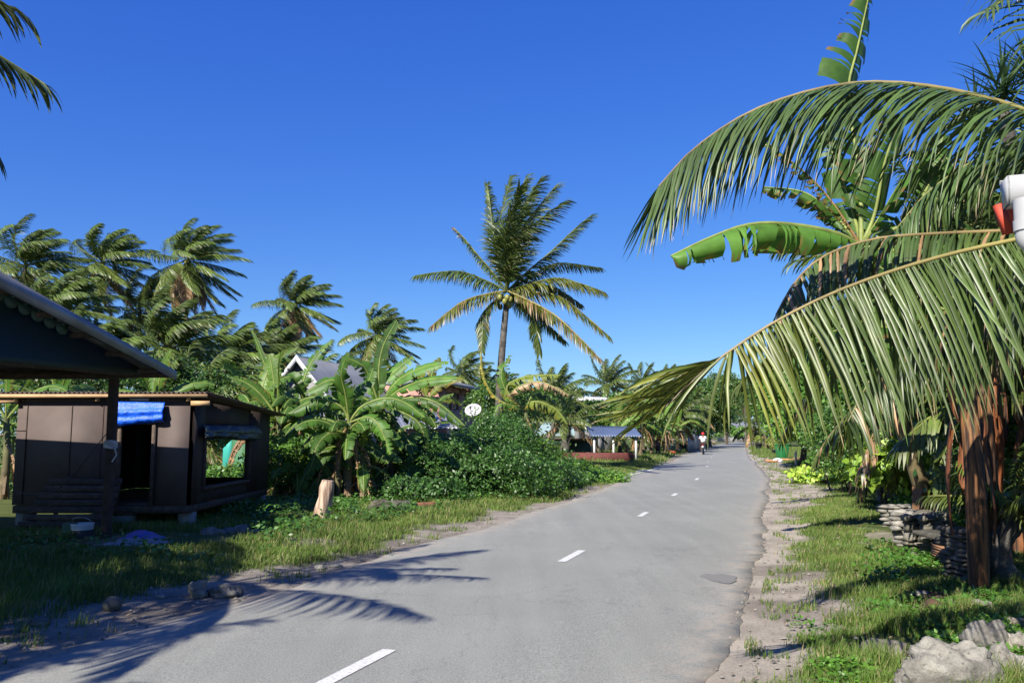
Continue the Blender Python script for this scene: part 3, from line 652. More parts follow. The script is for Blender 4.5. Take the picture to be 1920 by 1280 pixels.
# ================================================================ BUILDINGS
def wall(mb, a, b, z0, z1, th, openings=(), col=(1, 1, 1), z1b=None):
    """wall from a to b in plan with rectangular openings (s0,s1,zlo,zhi in metres along it)"""
    a = np.array(a[:2], float); b = np.array(b[:2], float); L_ = np.linalg.norm(b - a); d = (b - a) / L_; nn = np.array((-d[1], d[0])) * th
    z1b = z1 if z1b is None else z1b
    def top(s): return z1 + (z1b - z1) * s / L_
    def blk(s0, s1, za, zb, fa=None):
        p = a + d * s0; q = a + d * s1; ta = zb if zb is not None else top(s0); tb = zb if zb is not None else top(s1)
        pts = [(p[0], p[1], za), (q[0], q[1], za), (q[0], q[1], tb), (p[0], p[1], ta)]
        mb.slab(pts, (nn[0], nn[1], 0), col)
    s_ = 0
    for (o0, o1, oz0, oz1) in sorted(openings):
        if o0 > s_: blk(s_, o0, z0, None)
        if oz0 > z0: blk(o0, o1, z0, oz0)
        blk(o0, o1, oz1, None); s_ = o1
    if s_ < L_: blk(s_, L_, z0, None)
    return mb
def corrugated(name, p0, ex, ey, mat, parent, amp=.018, pitch=.076, **pr):
    """corrugated sheet: waves run along ex, channels along ey"""
    p0, ex, ey = (np.array(v, float) for v in (p0, ex, ey)); L_ = np.linalg.norm(ex); n = max(8, int(L_ / pitch * 6)); m = 5; nn = nrm(np.cross(ex, ey)); nn = nn if nn[2] > 0 else -nn
    u = np.linspace(0, 1, n); v = np.linspace(0, 1, m); U, W = np.meshgrid(u, v)
    V = p0 + ex * U[..., None] + ey * W[..., None] + nn * (amp * np.sin(U * L_ / pitch * 2 * math.pi))[..., None]
    ii = np.arange(n - 1)[None] + (np.arange(m - 1) * n)[:, None]; F = np.stack([ii, ii + 1, ii + 1 + n, ii + n], -1).reshape(-1, 4)
    mb = MB(); mb.add(V.reshape(-1, 3), F); return thick(mb.build(name, mat, parent, smooth=True, **pr), .006)

# ---- plywood shack
SX0, SX1, SY0, SY1 = P(25, 900, 13.5)[0], P(357, 900, 13.5)[0], 13.5, 17.8
ZF = .48
sh = thing('plywood_shack', 'small raised plywood shack painted dull brown with a low corrugated roof', 'shack', (SX1, SY0, 0))
def sx(px): return P(px, 850, SY0)[0]
zl = zat(742, SY0)
fw = MB(); wall(fw, (SX0, SY0), (SX1, SY0), ZF, zl - .04, .05, [(sx(222) - SX0, sx(290) - SX0, ZF + .02, zat(796, SY0))]); fw.build('front_wall', M['ply'], sh)
# ply sheet joints and rounded top corners
jt = MB()
for px in (47, 131, 190): jt.box((sx(px), SY0 - .004, (ZF + zl) / 2 - .05), (.012, .012, zl - ZF - .15), col=(.5, .4, .35))
jt.box(((sx(27) + sx(46)) / 2, SY0 - .003, zat(807, SY0)), (sx(46) - sx(27), .01, .010), col=(.5, .4, .35)); jt.build('sheet_joint', M['wood'], sh)
dkply = simple('shaded_ply', (.045, .030, .026), (.032, .022, .020), 2, .8, .1)  # same ply as the front, shade of the other walls put into its colour
def wy(px): return SX1 * FPX / (px - 960) * 1.0
w0, w1 = wy(388) - SY0, wy(468) - SY0; wz0, wz1 = zat(903, 15.4), zat(806, 15.4)
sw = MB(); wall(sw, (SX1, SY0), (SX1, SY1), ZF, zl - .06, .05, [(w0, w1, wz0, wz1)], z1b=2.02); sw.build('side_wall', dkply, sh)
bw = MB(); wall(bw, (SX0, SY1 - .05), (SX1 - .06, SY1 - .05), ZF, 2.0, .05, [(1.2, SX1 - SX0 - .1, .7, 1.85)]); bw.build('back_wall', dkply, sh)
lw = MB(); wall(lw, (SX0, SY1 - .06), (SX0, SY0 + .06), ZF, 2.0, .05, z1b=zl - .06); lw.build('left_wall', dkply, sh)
fl = MB(); fl.box(((SX0 + SX1) / 2, (SY0 + SY1) / 2, ZF - .07), (SX1 - SX0 - .02, SY1 - SY0 - .02, .12)); fl.build('floor_deck', M['wood'], sh)
corrugated('roof', (SX0 - 1.1, SY0 - .14, zl + .05), (SX1 - SX0 + 1.36, 0, 0), (0, SY1 - SY0 + .47, -.26), M['rust'], sh)
tb = MB(); tb.box(((SX0 + SX1) / 2 - .42, SY0 - .12, zl - .005), (SX1 - SX0 + 1.36, .035, .055)); tb.build('fascia_board', M['pine'], sh)
for px in (28, 181, 352):
    rb = MB(); rb.box((sx(px), SY0 - .05, zl - .05), (.045, .09, .075)); rb.build('rafter', M['pine'], sh)
pb = MB(); pb.box((sx(375), SY0 - .07, zat(756, SY0)), (.30, .04, .075)); pb.build('beam_end', M['pine'], sh)
pb = MB(); pb.box((sx(5), SY0 - .07, zat(752, SY0)), (.45, .04, .07)); pb.build('beam_end', M['pine'], sh)
for px, yy in ((40, 0), (345, 0), (232, 0), (345, 3.9), (60, 3.9)):
    q = MB(); q.box((sx(px), SY0 + .25 + yy, (ZF - .13) / 2), (.22, .22, ZF - .13)); q.build('footing', M['concrete'], sh)
dj = MB()
for px in (224, 288): dj.box((sx(px), SY0 - .012, (ZF + zat(796, SY0)) / 2), (.05, .07, zat(796, SY0) - ZF))
dj.build('door_frame', M['wood'], sh)
wf = MB(); yw0, yw1 = SY0 + w0, SY0 + w1; xo = SX1 + .012
wf.box((xo, (yw0 + yw1) / 2, wz0 - .03), (.09, yw1 - yw0 + .1, .05)); wf.box((xo, yw1 + .03, (wz0 + wz1) / 2), (.09, .05, wz1 - wz0)); wf.box((xo, yw0 - .02, (wz0 + wz1) / 2), (.06, .04, wz1 - wz0)); wf.build('window_frame', M['wood'], sh)
sb = MB(); sb.box((sx(258), SY0 + 2.2, 1.75), (.9, .02, .5), col=(.02, .06, .25)); sb.build('inner_sheet', M['tarp'], sh)
# rolled blue tarpaulin over the doorway
def cloth(mb, a, b, drop, seed, col, out=(0, -1, 0), bul=.05, n=40, m=16, wob=.03, dropb=None, rollr=.0):
    a, b = np.array(a, float), np.array(b, float); out = np.array(out, float); U, W = np.meshgrid(np.linspace(0, 1, n), np.linspace(0, 1, m)); dropb = dropb or drop
    dr = (drop + (dropb - drop) * U) * (1 + .10 * (fbm(U * 5, U * 0, 1, seed) - .5))
    o = bul * np.sin(W * math.pi * 1.0) + wob * (fbm(U * 7 + W * 2, W * 4, 1, seed) - .5) * 2 * (.3 + W) + .35 * wob * np.sin(U * 30 + W * 5 + seed) * W
    if rollr: o = o + rollr * np.exp(-((W - .85) / .13) ** 2) + rollr * .6 * np.exp(-((W - .45) / .08) ** 2)
    o = np.maximum(o, .0); V = a + (b - a) * U[..., None] + out * (o + .03)[..., None]; V[..., 2] -= dr * W
    ii = np.arange(n - 1)[None] + (np.arange(m - 1) * n)[:, None]; F = np.stack([ii, ii + 1, ii + 1 + n, ii + n], -1).reshape(-1, 4); mb.add(V.reshape(-1, 3), F, col); return mb
tp = cloth(MB(), (sx(206), SY0 - .03, zat(753, SY0)), (sx(308), SY0 - .03, zat(755, SY0)), .40, 14, (.008, .13, .95), bul=.05, wob=.018, dropb=.30, rollr=.05)
thick(tp.build('blue_tarpaulin', M['tarp'], smooth=True, label='bright blue tarpaulin rolled up above the shack doorway', category='tarpaulin'), .008)
tw_ = MB(); tw_.box((sx(258), SY0 - .02, zat(749, SY0)), (.30, .04, .04)); tw_.build('tarp_batten', M['white'], sh)
tp = cloth(MB(), (SX1 + .03, yw0 - .35, zat(797, 14)), (SX1 + .03, yw1 + .25, zat(797, 16.3)), .20, 8, (.035, .06, .085), out=(1, 0, 0), bul=.10, wob=.07, dropb=.30, rollr=.05)
thick(tp.build('window_tarpaulin', M['tarp'], smooth=True, label='dark grey blue tarpaulin hanging over the shack side window', category='tarpaulin'), .008)
# ---- leaning slatted panel
lp = thing('slatted_panel', 'panel of horizontal brown planks leaning on the shack front', 'wooden panel', G(125, 992))
pl0 = G(38, 992); y_ = SY0 - .55; xl, xr = P(36, 900, y_)[0], P(212, 900, y_)[0]
for i in range(8):
    z0 = .08 + i * .105; q = MB(); lean = i * .055; sk = .045 * i
    q.box(((xl + xr) / 2 + sk / 2, y_ + lean - .1, z0 + .045), (xr - xl - sk, .03, .092), rx=-.45, col=(.55 + .4 * random.Random(i).random(),) * 3, jit=.006); q.build('plank', M['wood'], lp)
q = MB(); q.bar((xl + .5, y_ - .03, .05), (xl + .55, y_ + .42, .93), .06, .03); q.build('batten', M['wood'], lp); q = MB(); q.bar((xr - .3, y_ - .03, .05), (xr - .28, y_ + .42, .93), .06, .03); q.build('batten', M['wood'], lp)

# ---- open shelter on the left
U = nrm(np.array((.316, 1, 0))); Wd = nrm(np.array((-1, .06, 0))); E = P(325, 702, 12.2); dl = 4.3; slope = .318 / 1.049
hut = thing('open_shelter', 'dark open shelter with a grey gabled metal roof and teal gable at left', 'shelter', G(197, 1027))
R_ = E - U * dl + np.array((0, 0, slope * dl)); E2 = E - U * 2 * dl; DP = 6.0
corrugated('roof', R_ + (0, 0, .03), Wd * DP, E - R_, M['roofgrey'], hut); corrugated('roof', R_ + (0, 0, .03), Wd * DP, E2 - R_, M['roofgrey'], hut)
bd = MB()
for e in (E, E2):
    t = nrm(e - R_); a_ = R_ - Wd * .02; b_ = e - Wd * .02
    bd.slab([a_ + (0, 0, .07), b_ + (0, 0, .05), b_ + (0, 0, -.07), a_ + (0, 0, -.15)], -Wd * .03)
bd.build('barge_board', M['roofgrey'], hut)
post = G(197, 1027); gp = E + Wd * .30
def gpt(s, z): q = gp + U * s; q[2] = z; return q
zt = 2.5; se = -.25; 
ridge_s = np.dot(R_ - gp, U); ztop = lambda s: R_[2] - slope * abs(s - ridge_s) - .03
pn = MB(); ss = [se, ridge_s, ridge_s * 2 - se]
pn.slab([gpt(se, zt - .05), gpt(se, ztop(se)), gpt(ridge_s, ztop(ridge_s)), gpt(ridge_s * 2 - se, ztop(se)), gpt(ridge_s * 2 - se, zt - .05)], Wd * .03); pn.build('gable_panel', M['dark_teal'], hut)
tb = MB(); tb.bar(gpt(se - .1, zt - .02) + Wd * .09, gpt(ridge_s * 2, zt - .02) + Wd * .09, .10, .10); tb.bar(gpt(-.35, zt - .06) + Wd * .15, gpt(-.35, zt - .06) + Wd * 5.5, .09, .10); tb.build('tie_beam', M['wood'], hut)
rf = MB()
for k in range(7):
    s_ = (k + .5) / 7; a_ = E + (R_ - E) * s_; rf.bar(a_ + Wd * .03 - (0, 0, .06), a_ + Wd * DP - (0, 0, .06), .05, .06)
rf.bar(E + U * .0 - (0, 0, .0), E + Wd * DP - (0, 0, .0), .06, .09)  # straight eave bar added to smooth the roof's shadow edge on the shack
rf.build('purlin', M['wood'], hut)
for k, (s_, w_) in enumerate(((0, 0), (0, 4.6), (-7.6, 0), (-7.6, 4.6))):
    q = MB(); b_ = post + U * s_ + Wd * w_; q.tube([b_ - (0, 0, .1), b_ + (.01, 0, 1.2), b_ + (0, 0, zt - .04)], .075, 8, (.6, .5, .45)); q.build('post', M['wood'], hut, smooth=True)
# scalloped trim hanging below the barge
scm = MB()
for k in range(12):
    s_ = -1.75 - k * .19; z = ztop(s_) - .05; c_ = gpt(s_, z + .0) - Wd * .06; r = .093
    pts = [c_ + U * r + (0, 0, .06), c_ - U * r + (0, 0, .06)] + [c_ - U * r * math.cos(a) - np.array((0, 0, r * .85 * math.sin(a))) for a in np.linspace(0, math.pi, 9)]
    scm.slab(pts, Wd * .015)
scm.build('scalloped_trim', M['pale_teal'], hut)
rp = MB(); zr = zat(838, 12.4)
for k in range(5): 
    th = np.linspace(0, 2 * math.pi, 14); rp.tube([post + np.array((math.cos(t) * .085, math.sin(t) * .085, zr + k * .022 + .01 * math.sin(t * 2 + k))) for t in th], .012, 5, (.6, .6, .58), cap=False)
rp.tube([post + (.08, -.05, zr), post + (.14, -.1, zr - .1), post + (.08, -.1, zr - .2)], .01, 5, (.6, .6, .58))
rp.build('rope', M['twhite'], smooth=True, label='grey rope knotted round the shelter post', category='rope')
cb = MB(); a_ = post + (-.02, -.08, 1.62); b_ = P(30, 925, 12.6); m_ = (a_ + b_) / 2 + (.0, 0, -.35)
cb.tube(catmull([a_, m_, b_], 14), .008, 4, (.1, .1, .1)); cb.build('slack_cable', M['dark'], smooth=True, label='thin dark cable sagging from the shelter post past the planks', category='cable')

# ---- steep gabled house behind the bananas
def gable_house(label, A, dirv, half, L_, zr, ze, wallm, roofm, name='gabled_house', barge=True, zw=None, over=.35, wins=()):
    """A: centre of the near gable end on the ground, dirv: ridge direction"""
    d = nrm(np.array((dirv[0], dirv[1], 0))); s_ = np.array((d[1], -d[0], 0)); A = np.array((A[0], A[1], 0.)); h = thing(name, label, 'house', A)
    wm = MB(); wh = half - .3; zwall = ze + (zr - ze) * (half - wh) / half - .05
    for q, sgn in ((A, 1), (A + d * L_, -1)):
        wm.slab([q - s_ * wh, q + s_ * wh, q + s_ * wh + (0, 0, zwall), q + (0, 0, zr - .08), q - s_ * wh + (0, 0, zwall)], d * .12 * sgn)
    for sg in (-1, 1):
        q = A + s_ * wh * sg + d * .125; wm.slab([q, q + d * (L_ - .25), q + d * (L_ - .25) + (0, 0, zwall - .02), q + (0, 0, zwall - .02)], -s_ * sg * .12)
    wm.build('wall', wallm, h)
    for sg in (-1, 1):
        e = A + s_ * half * sg + (0, 0, ze) - d * over; r = A + (0, 0, zr) - d * over
        corrugated('roof', r, d * (L_ + 2 * over), e - r, roofm, h, amp=.022, pitch=.18)
    if barge:
        for sg in (-1, 1):
            b_ = MB(); e = A + s_ * (half + .03) * sg + (0, 0, ze - .02) - d * (over + .04); r = A + (0, 0, zr + .02) - d * (over + .04)
            b_.slab([r + (0, 0, .05), e + (0, 0, .05), e - (0, 0, .17), r - (0, 0, .20)], -d * .04); b_.build('barge_board', M['white'], h)
    return h, A, d, s_
lrf = simple('pale_zinc_roof', (.30, .32, .34), (.24, .255, .28), 1.5, .4, .05, metal=.3)
gh = P(566, 670, 33.); gable_house('white gabled house with steep grey roof behind the bananas', gh, (.30, 1), 2.0, 7.5, gh[2], gh[2] - 2.3, simple('cream_wall', (.30, .30, .30), (.26, .26, .26), 2, .8, .05), lrf)
# low grey roof between shack and bananas
lr = thing('low_shed', 'low shed with pale corrugated roof and white fascia beyond the shack', 'shed', G(520, 905)); q = G(520, 905); ya = q[1]
zs = zat(800, ya); xa, xb = P(455, 800, ya)[0], P(585, 800, ya)[0]
corrugated('roof', (xa, ya, zs + .03), (xb - xa, 0, 0), (0, 3.0, .75), lrf, lr, pitch=.15); b_ = MB(); b_.box(((xa + xb) / 2, ya - .03, zs - .05), (xb - xa, .04, .14)); b_.build('fascia_board', M['white'], lr)
b_ = MB(); wall(b_, (xa + .2, ya + .4), (xb - .2, ya + .4), 0, zs + .05, .1); wall(b_, (xb - .21, ya + .52), (xb - .21, ya + 2.8), 0, zs + .1, .1); b_.build('wall', simple('shed_green', (.10, .16, .10), (.07, .12, .08), 3, .8), lr)
# turquoise outhouse seen through the shack window
tq = P(437, 850, 26.); th = thing('turquoise_outhouse', 'small turquoise outhouse seen through the shack window', 'outhouse', (tq[0], 26, 0))
b_ = MB(); b_.box((tq[0] - .18, 26.6, .95 + .25), (.34, 1.0, 1.5)); b_.build('wall', simple('turquoise_paint', (.06, .52, .44), (.05, .46, .40), 3, .6, .03), th)
b_ = MB(); b_.box((tq[0] - .18, 26.5, .48), (.5, 1.3, .12)); b_.build('plinth', M['white'], th); b_ = MB(); b_.box((tq[0] - .18, 26.55, 2.02), (.6, 1.3, .06), rx=.06); b_.build('roof', M['roofgrey'], th)
gt = P(455, 850, 25.); tk = thing('green_water_tank', 'green water tank beside the turquoise outhouse', 'water tank', (gt[0] + .1, 25, 0)); b_ = MB(); b_.tube([(gt[0] + .1, 25, 0), (gt[0] + .1, 25, 1.45), (gt[0] + .1, 25, 1.52)], [.42, .42, .38], 20); b_.build('tank_body', simple('tank_green', (.05, .20, .09), (.04, .16, .07), 4, .6), tk, smooth=True)
b_ = MB(); b_.tube([(gt[0] + .1, 25, 1.525), (gt[0] + .1, 25, 1.58)], [.40, .2], 16); b_.build('lid', M['dark'], tk)

# ---- pink two storey house
pw = simple('pink_wall', (.58, .30, .25), (.50, .27, .235), 1.2, .85, .08)
A = P(822, 717, 38.); B = P(900, 733, 46.5); zr_ = A[2]; dS = nrm(np.array((B[0] - A[0], B[1] - A[1], 0))); LS = np.linalg.norm(B[:2] - A[:2]); lf = np.array((-dS[1], dS[0], 0))
ph = thing('pink_house', 'two storey pink house with louvred windows behind the bananas', 'house', (A[0], A[1], 0))
m = MB(); ops = []
def sAt(px):
    # distance along the side wall where the ray through px meets it
    k = (px - 960) / FPX; return (k * A[1] - A[0]) / (dS[0] - k * dS[1])
wins = [(837, 848, 735, 768), (850, 861, 736, 768), (870, 884, 740, 766)]
for a_, b_, t_, u_ in wins:
    s0, s1 = sAt(a_), sAt(b_); yy = A[1] + dS[1] * (s0 + s1) / 2; ops.append((s0, s1, zat(u_, yy), zat(t_, yy)))
wall(m, A, A + dS * LS, 0, zr_, .15, ops)
C_ = A + lf * 5.0; wall(m, C_, A + lf * .16, 0, zr_, .15, [(1.2, 2.2, 2.7, 3.5)]); m.build('wall', pw, ph)
for (s0, s1, z0, z1) in ops:
    f = MB(); c_ = A + dS * (s0 + s1) / 2 + lf * .07
    n_ = 9
    for k in range(n_):
        f.box((c_[0], c_[1], z0 + (k + .5) * (z1 - z0) / n_), (.012, (s1 - s0), (z1 - z0) / n_ * 1.0), ry=.6, rz=-math.atan2(dS[0], dS[1]), col=(.25, .3, .33))
    f.build('louvre_window', M['dark'], ph)
rm = MB(); o_ = .7; r0 = A - dS * .8 - lf * o_ + (0, 0, zr_ * 0 + .0); 
q0 = np.array((A[0], A[1], zr_ + .05)) - dS * .8 - lf * .7; 
corrugated('roof', q0, dS * (LS + 1.6), lf * 3.6 + (0, 0, .55), M['roofgrey'], ph, pitch=.15); q1 = q0 + lf * 7.0; corrugated('roof', q1, dS * (LS + 1.6), -lf * 3.5 + (0, 0, .55), M['roofgrey'], ph, pitch=.15)
fb = MB(); fb.bar(q0 - (0, 0, .10) - lf * .03, q0 + dS * (LS + 1.6) - (0, 0, .10) - lf * .03, .05, .2); fb.bar(q0 - (0, 0, .10) - dS * .03, q0 + lf * 7.0 - (0, 0, .10) - dS * .03, .05, .2, col=(1, 1, 1)); fb.build('fascia_board', simple('grey_fascia', (.32, .34, .37), (.28, .3, .33), 3, .6), ph)
# lean-to with pale roof in front of it
ln = P(842, 772, 31.); lnr = P(868, 803, 28.5); lt = thing('lean_to', 'lean to with a pale corrugated roof below the pink house', 'shed', (ln[0], 31, 0))
corrugated('roof', P(735, 772, 31.5), P(842, 772, 31.5) - P(735, 772, 31.5), P(868, 803, 29.) - P(842, 772, 31.5), lrf, lt, pitch=.15)
m = MB(); wall(m, P(750, 800, 31.4)[:2], P(836, 800, 31.4)[:2], 0, zat(775, 31.4) - .05, .1); m.build('wall', pw, lt)
corrugated('porch_roof', P(640, 722, 36), P(790, 722, 36) - P(640, 722, 36), (0, 3, 1.3), lrf, lt, pitch=.15) if False else None
# satellite dish on a mast
dc = P(887, 768, 29.); ds = thing('satellite_dish', 'white satellite dish rising above the dark green bush', 'satellite dish', (dc[0], dc[1] + .15, 0))
m = MB(); R0 = .30; an = np.arange(28) / 28 * 2 * math.pi; rg = np.linspace(0, 1, 7); V = [[R0 * r * math.cos(a), .10 * (1 - r * r) * 1.0, R0 * r * .82 * math.sin(a)] for r in rg for a in an]
V = rot(V, -.5, 0, -.25) + dc; m.add(V, np.array([(i * 28 + j, i * 28 + (j + 1) % 28, (i + 1) * 28 + (j + 1) % 28, (i + 1) * 28 + j) for i in range(6) for j in range(28)])); thick(m.build('reflector', M['gutter'], ds, smooth=True), .012)
m = MB(); m.tube([dc + (0, .1, -.05), dc + (.0, .15, -.3), (dc[0], dc[1] + .15, 0)], .025, 8); m.build('mast', M['chrome'], ds, smooth=True)
m = MB(); m.tube([dc + rot([0, .05, -.25], -.5, 0, -.25), dc + rot([0, -.30, -.12], -.5, 0, -.25)], .010, 5); m.tube([dc + rot([0, -.34, -.06], -.5, 0, -.25), dc + rot([0, -.28, -.12], -.5, 0, -.25)], .03, 8); m.build('receiver_arm', M['chrome'], ds)

# ---- far white roofed building, shelter with low red wall, end house
fa, fb_ = P(1072, 748, 66.), P(1178, 750, 70.); fh = thing('white_roofed_hall', 'long low hall with a white edged roof beyond the palms', 'house', ((fa[0] + fb_[0]) / 2, 68, 0))
m = MB(); wall(m, fa + (.4, .6, 0), fb_ + (-.4, .6, 0), 0, fa[2] - .3, .2, [(1.0, 2.0, 1.8, 3.2), (2.6, 3.4, 1.8, 3.2)]); m.build('wall', simple('pale_wall', (.30, .30, .30), (.25, .25, .25), 1, .8), fh)
m = MB(); m.slab([fa + (0, 0, .05), fb_ + (0, 0, .05), fb_ + (0, 0, -.16), fa + (0, 0, -.16)], (0, .06, 0)); m.build('fascia_board', M['white'], fh)
corrugated('roof', fa + (0, .08, .08), fb_ - fa, (0, 6, .45), simple('white_roof', (.75, .76, .78), (.68, .7, .72), 1, .5), fh, pitch=.3)
s0 = P(1100, 802, 47.); ys_ = 47.; sl = thing('roadside_shelter', 'open shelter with blue grey metal roof on white posts behind a low red wall', 'shelter', (P(1150, 800, ys_)[0], ys_, 0))
corrugated('roof', P(1108, 817, 46.) , P(1205, 818, 46.) - P(1108, 817, 46.), P(1098, 798, 49.5) - P(1108, 817, 46.), simple('blue_grey_roof', (.20, .26, .38), (.14, .18, .28), 1, .4, .05, metal=.4), sl, pitch=.15)
for px in (1114, 1150, 1192):
    a_ = P(px, 818, 46.3); m = MB(); m.box((a_[0], 46.3, a_[2] / 2), (.11, .11, a_[2] - .02)); m.build('post', M['white'], sl)
redw = simple('dark_red_wall', (.15, .035, .025), (.10, .025, .02), 2, .8, .2)
a_, b_ = P(1042, 850, 46.), P(1188, 850, 45.); m = MB(); wall(m, a_, b_, 0, .62, .15); m.build('low_red_wall', redw, label='low dark red masonry wall in front of the open shelter', category='wall')
a_ = P(1028, 830, 50.); b_ = P(1108, 830, 52.); gs = thing('dark_green_shed', 'dark green shed wall beyond the young coconut palm', 'shed', ((a_[0] + b_[0]) / 2, 51, 0)); m = MB(); wall(m, a_, b_, 0, zat(826, 51), .15, [(.9, 1.3, .4, 1.0)]); m.build('wall', simple('dark_green_wall', (.03, .075, .05), (.02, .05, .035), 2, .8), gs)
m = MB(); m.box(((a_[0] + b_[0]) / 2, 52, zat(826, 51) + .06), (b_[0] - a_[0] + .5, 3, .06), rx=-.05); m.build('roof', M['rust'], gs)
a_ = P(1012, 830, 49.); b_ = P(1028, 830, 49.2); m = MB(); wall(m, a_, b_, 0, 1.5, .1); m.build('pale_panel', M['concrete'], gs)
eh = P(1393, 800, 185.); h, _, _, _ = gable_house('distant pale house with grey roof closing the end of the road', (eh[0] - 4.5, eh[1]), (1, .15), 3.5, 9., zat(785, 185), zat(803, 185), simple('far_wall', (.5, .5, .5), (.4, .4, .42), .5, .8), lrf, name='distant_house')
# ================================================================ PALMS
# ---- tall coconut palm in the middle; every frond placed by its own curve
CY = 32.0; cc = P(951, 548, CY); base = P(935, 800, CY); base[2] = 0
mp = thing('coconut_palm', 'tall slender coconut palm with green nuts, its crown blown to the right', 'palm', base)
trunk_mesh(base, cc - (0, 0, .2), .17, .115, (-.12, 0, 0), rings=44, seed=4).build('trunk', M['bark'], mp, smooth=True)
SPEC = [  # mid px, tip px, depth offset, leaflet length, droop, brown
 ((865, 509), (781, 516), -.3, .62, 1.0, 0), ((872, 563), (808, 612), -1.2, .62, .9, .1), ((896, 478), (852, 428), .5, .36, 1.0, .05),
 ((925, 435), (914, 345), .8, .55, .5, 0), ((935, 430), (958, 332), 1.4, .8, .35, 0), ((950, 425), (985, 335), .2, .9, .35, 0), ((965, 425), (1012, 338), -.6, .9, .4, 0), ((975, 435), (1040, 350), .8, .9, .4, 0), ((968, 450), (1058, 378), -1.2, .85, .45, 0), ((960, 440), (1000, 352), 1.8, .8, .3, 0), ((945, 455), (975, 350), -1.5, .8, .35, 0),
 ((1035, 470), (1108, 404), .0, .62, .55, 0), ((1040, 494), (1125, 502), 1.2, .62, .7, 0), ((1045, 521), (1130, 546), -.6, .72, .9, 0), ((1030, 535), (1090, 572), 1.6, .55, .9, 0), ((1050, 556), (1142, 630), -.4, .60, .7, .12), ((1040, 590), (1125, 672), -1.3, .62, .8, .25),
 ((1000, 585), (1012, 662), .3, .55, .5, 0), ((907, 585), (903, 655), -.6, .50, .5, .02), ((985, 560), (1035, 600), 1.2, .6, .9, .05), ((985, 575), (1060, 640), 1.9, .55, .9, 0)]
for i, (md, tp_, dy, ll, dr, br) in enumerate(SPEC):
    tip = P(tp_[0], tp_[1], CY + dy * 1.6); mid = P(md[0], md[1], CY + dy * .7); mb = MB(); r0 = cc + np.array((0, dy * .05, .05))
    g_ = GREEN * random.Random(i).uniform(.7, 1.2) + (np.array((.05, .035, 0)) if i in (1, 13, 15, 16) else 0)
    frond(mb, [r0, r0 * .55 + mid * .45 + (0, 0, .05), mid, mid * .45 + tip * .55 + (0, 0, .05), tip], ll * 1.38, 125, .040, dr * 1.25, (.9, .1, 0) if tp_[1] < 500 and tp_[0] > 900 else (.10, 0, 0), t0=.07, seed=300 + i, brown=br, tipbrown=.06 + br * 2, green=g_, rr=.04, fwd=.7, sidew=.55, lift=-.25, rachis=(.30, .27, .06) if i in (1, 15, 16) else (.16, .19, .05))
    mb.build('frond', M['palm'], mp)
rs = np.random.RandomState(5)
for i in range(13):
    a = i * 2.4; rr_ = rs.uniform(.16, .38); q = MB(); q.ball(cc + (math.cos(a) * rr_ - .12, math.sin(a) * rr_ - .12, -.15 - rs.uniform(0, .45)), (.105, .105, .13), (1, 1, 1), 10, 7); q.build('coconut', M['coco'], mp, smooth=True)
# ---- the stand of palms to the left, all swept by the wind
LG = 'wind blown coconut palms in the grove on the left'
WL = (.36, .05, .04)
grove = [
 ('tall palm with blown crown at the far left of the grove', (48, 497), 50, 4.3, 24, 11, 0, 0), ('slim palm with ragged crown second from the left end of the grove', (192, 492), 52, 4.0, 24, 12, 0, 0),
 ('tallest grove palm with a hanging brown skirt of dead fronds', (352, 488), 52, 4.3, 26, 13, 9, 5), ('slender palm standing alone against sky right of the skirted palm', (556, 570), 60, 3.7, 24, 14, 4, 0),
 ('bushy low palm directly behind the end of the grey shelter roof', (318, 655), 36, 3.9, 26, 15, 0, 0), ('palm with fine upright fronds right of the grey shelter roof end', (436, 676), 44, 3.7, 24, 16, 0, 0),
 ('palm behind the tall banana leaf above the grey gabled roof', (708, 628), 60, 3.6, 22, 17, 0, 0), ('small distant palm above the pink house roof', (868, 698), 84, 3.7, 20, 18, 0, 0),
 ('dark palm low in the grove behind the shelter roof ridge', (105, 585), 42, 3.9, 24, 19, 0, 0), ('half hidden palm between the slim palm and the skirted palm', (262, 580), 56, 4.0, 22, 20, 0, 0),
 ('low palm just left of the steep grey gable', (520, 668), 50, 3.3, 20, 21, 0, 0), ('palm crown hanging low over the shack roof', (385, 752), 28, 2.8, 22, 22, 0, 0), ('palm with drooping fronds behind the shack doorway', (170, 690), 34, 3.6, 24, 23, 0, 0),
 ('leafy palm at the left picture edge behind the shack', (-20, 640), 34, 3.8, 22, 24, 0, 0), ('palm low behind the bananas and the gabled house', (630, 720), 52, 3.6, 20, 25, 0, 0)]
for lab, (px, py), yy, L_, nf, sd, skr, co in grove:
    c_ = P(px, py, yy); b_ = c_.copy(); b_[2] = 0; b_[0] += random.Random(sd).uniform(-.5, .3)
    auto_palm('coconut_palm', lab, b_, c_, L_ * .9, nf + 4, sd, WL, LG, skirt=skr, coco=co, pairs=95, leafL=1.05, w=.044, r=.14, cw=1.45, elmin=-55, green=GREEN * 1.3)
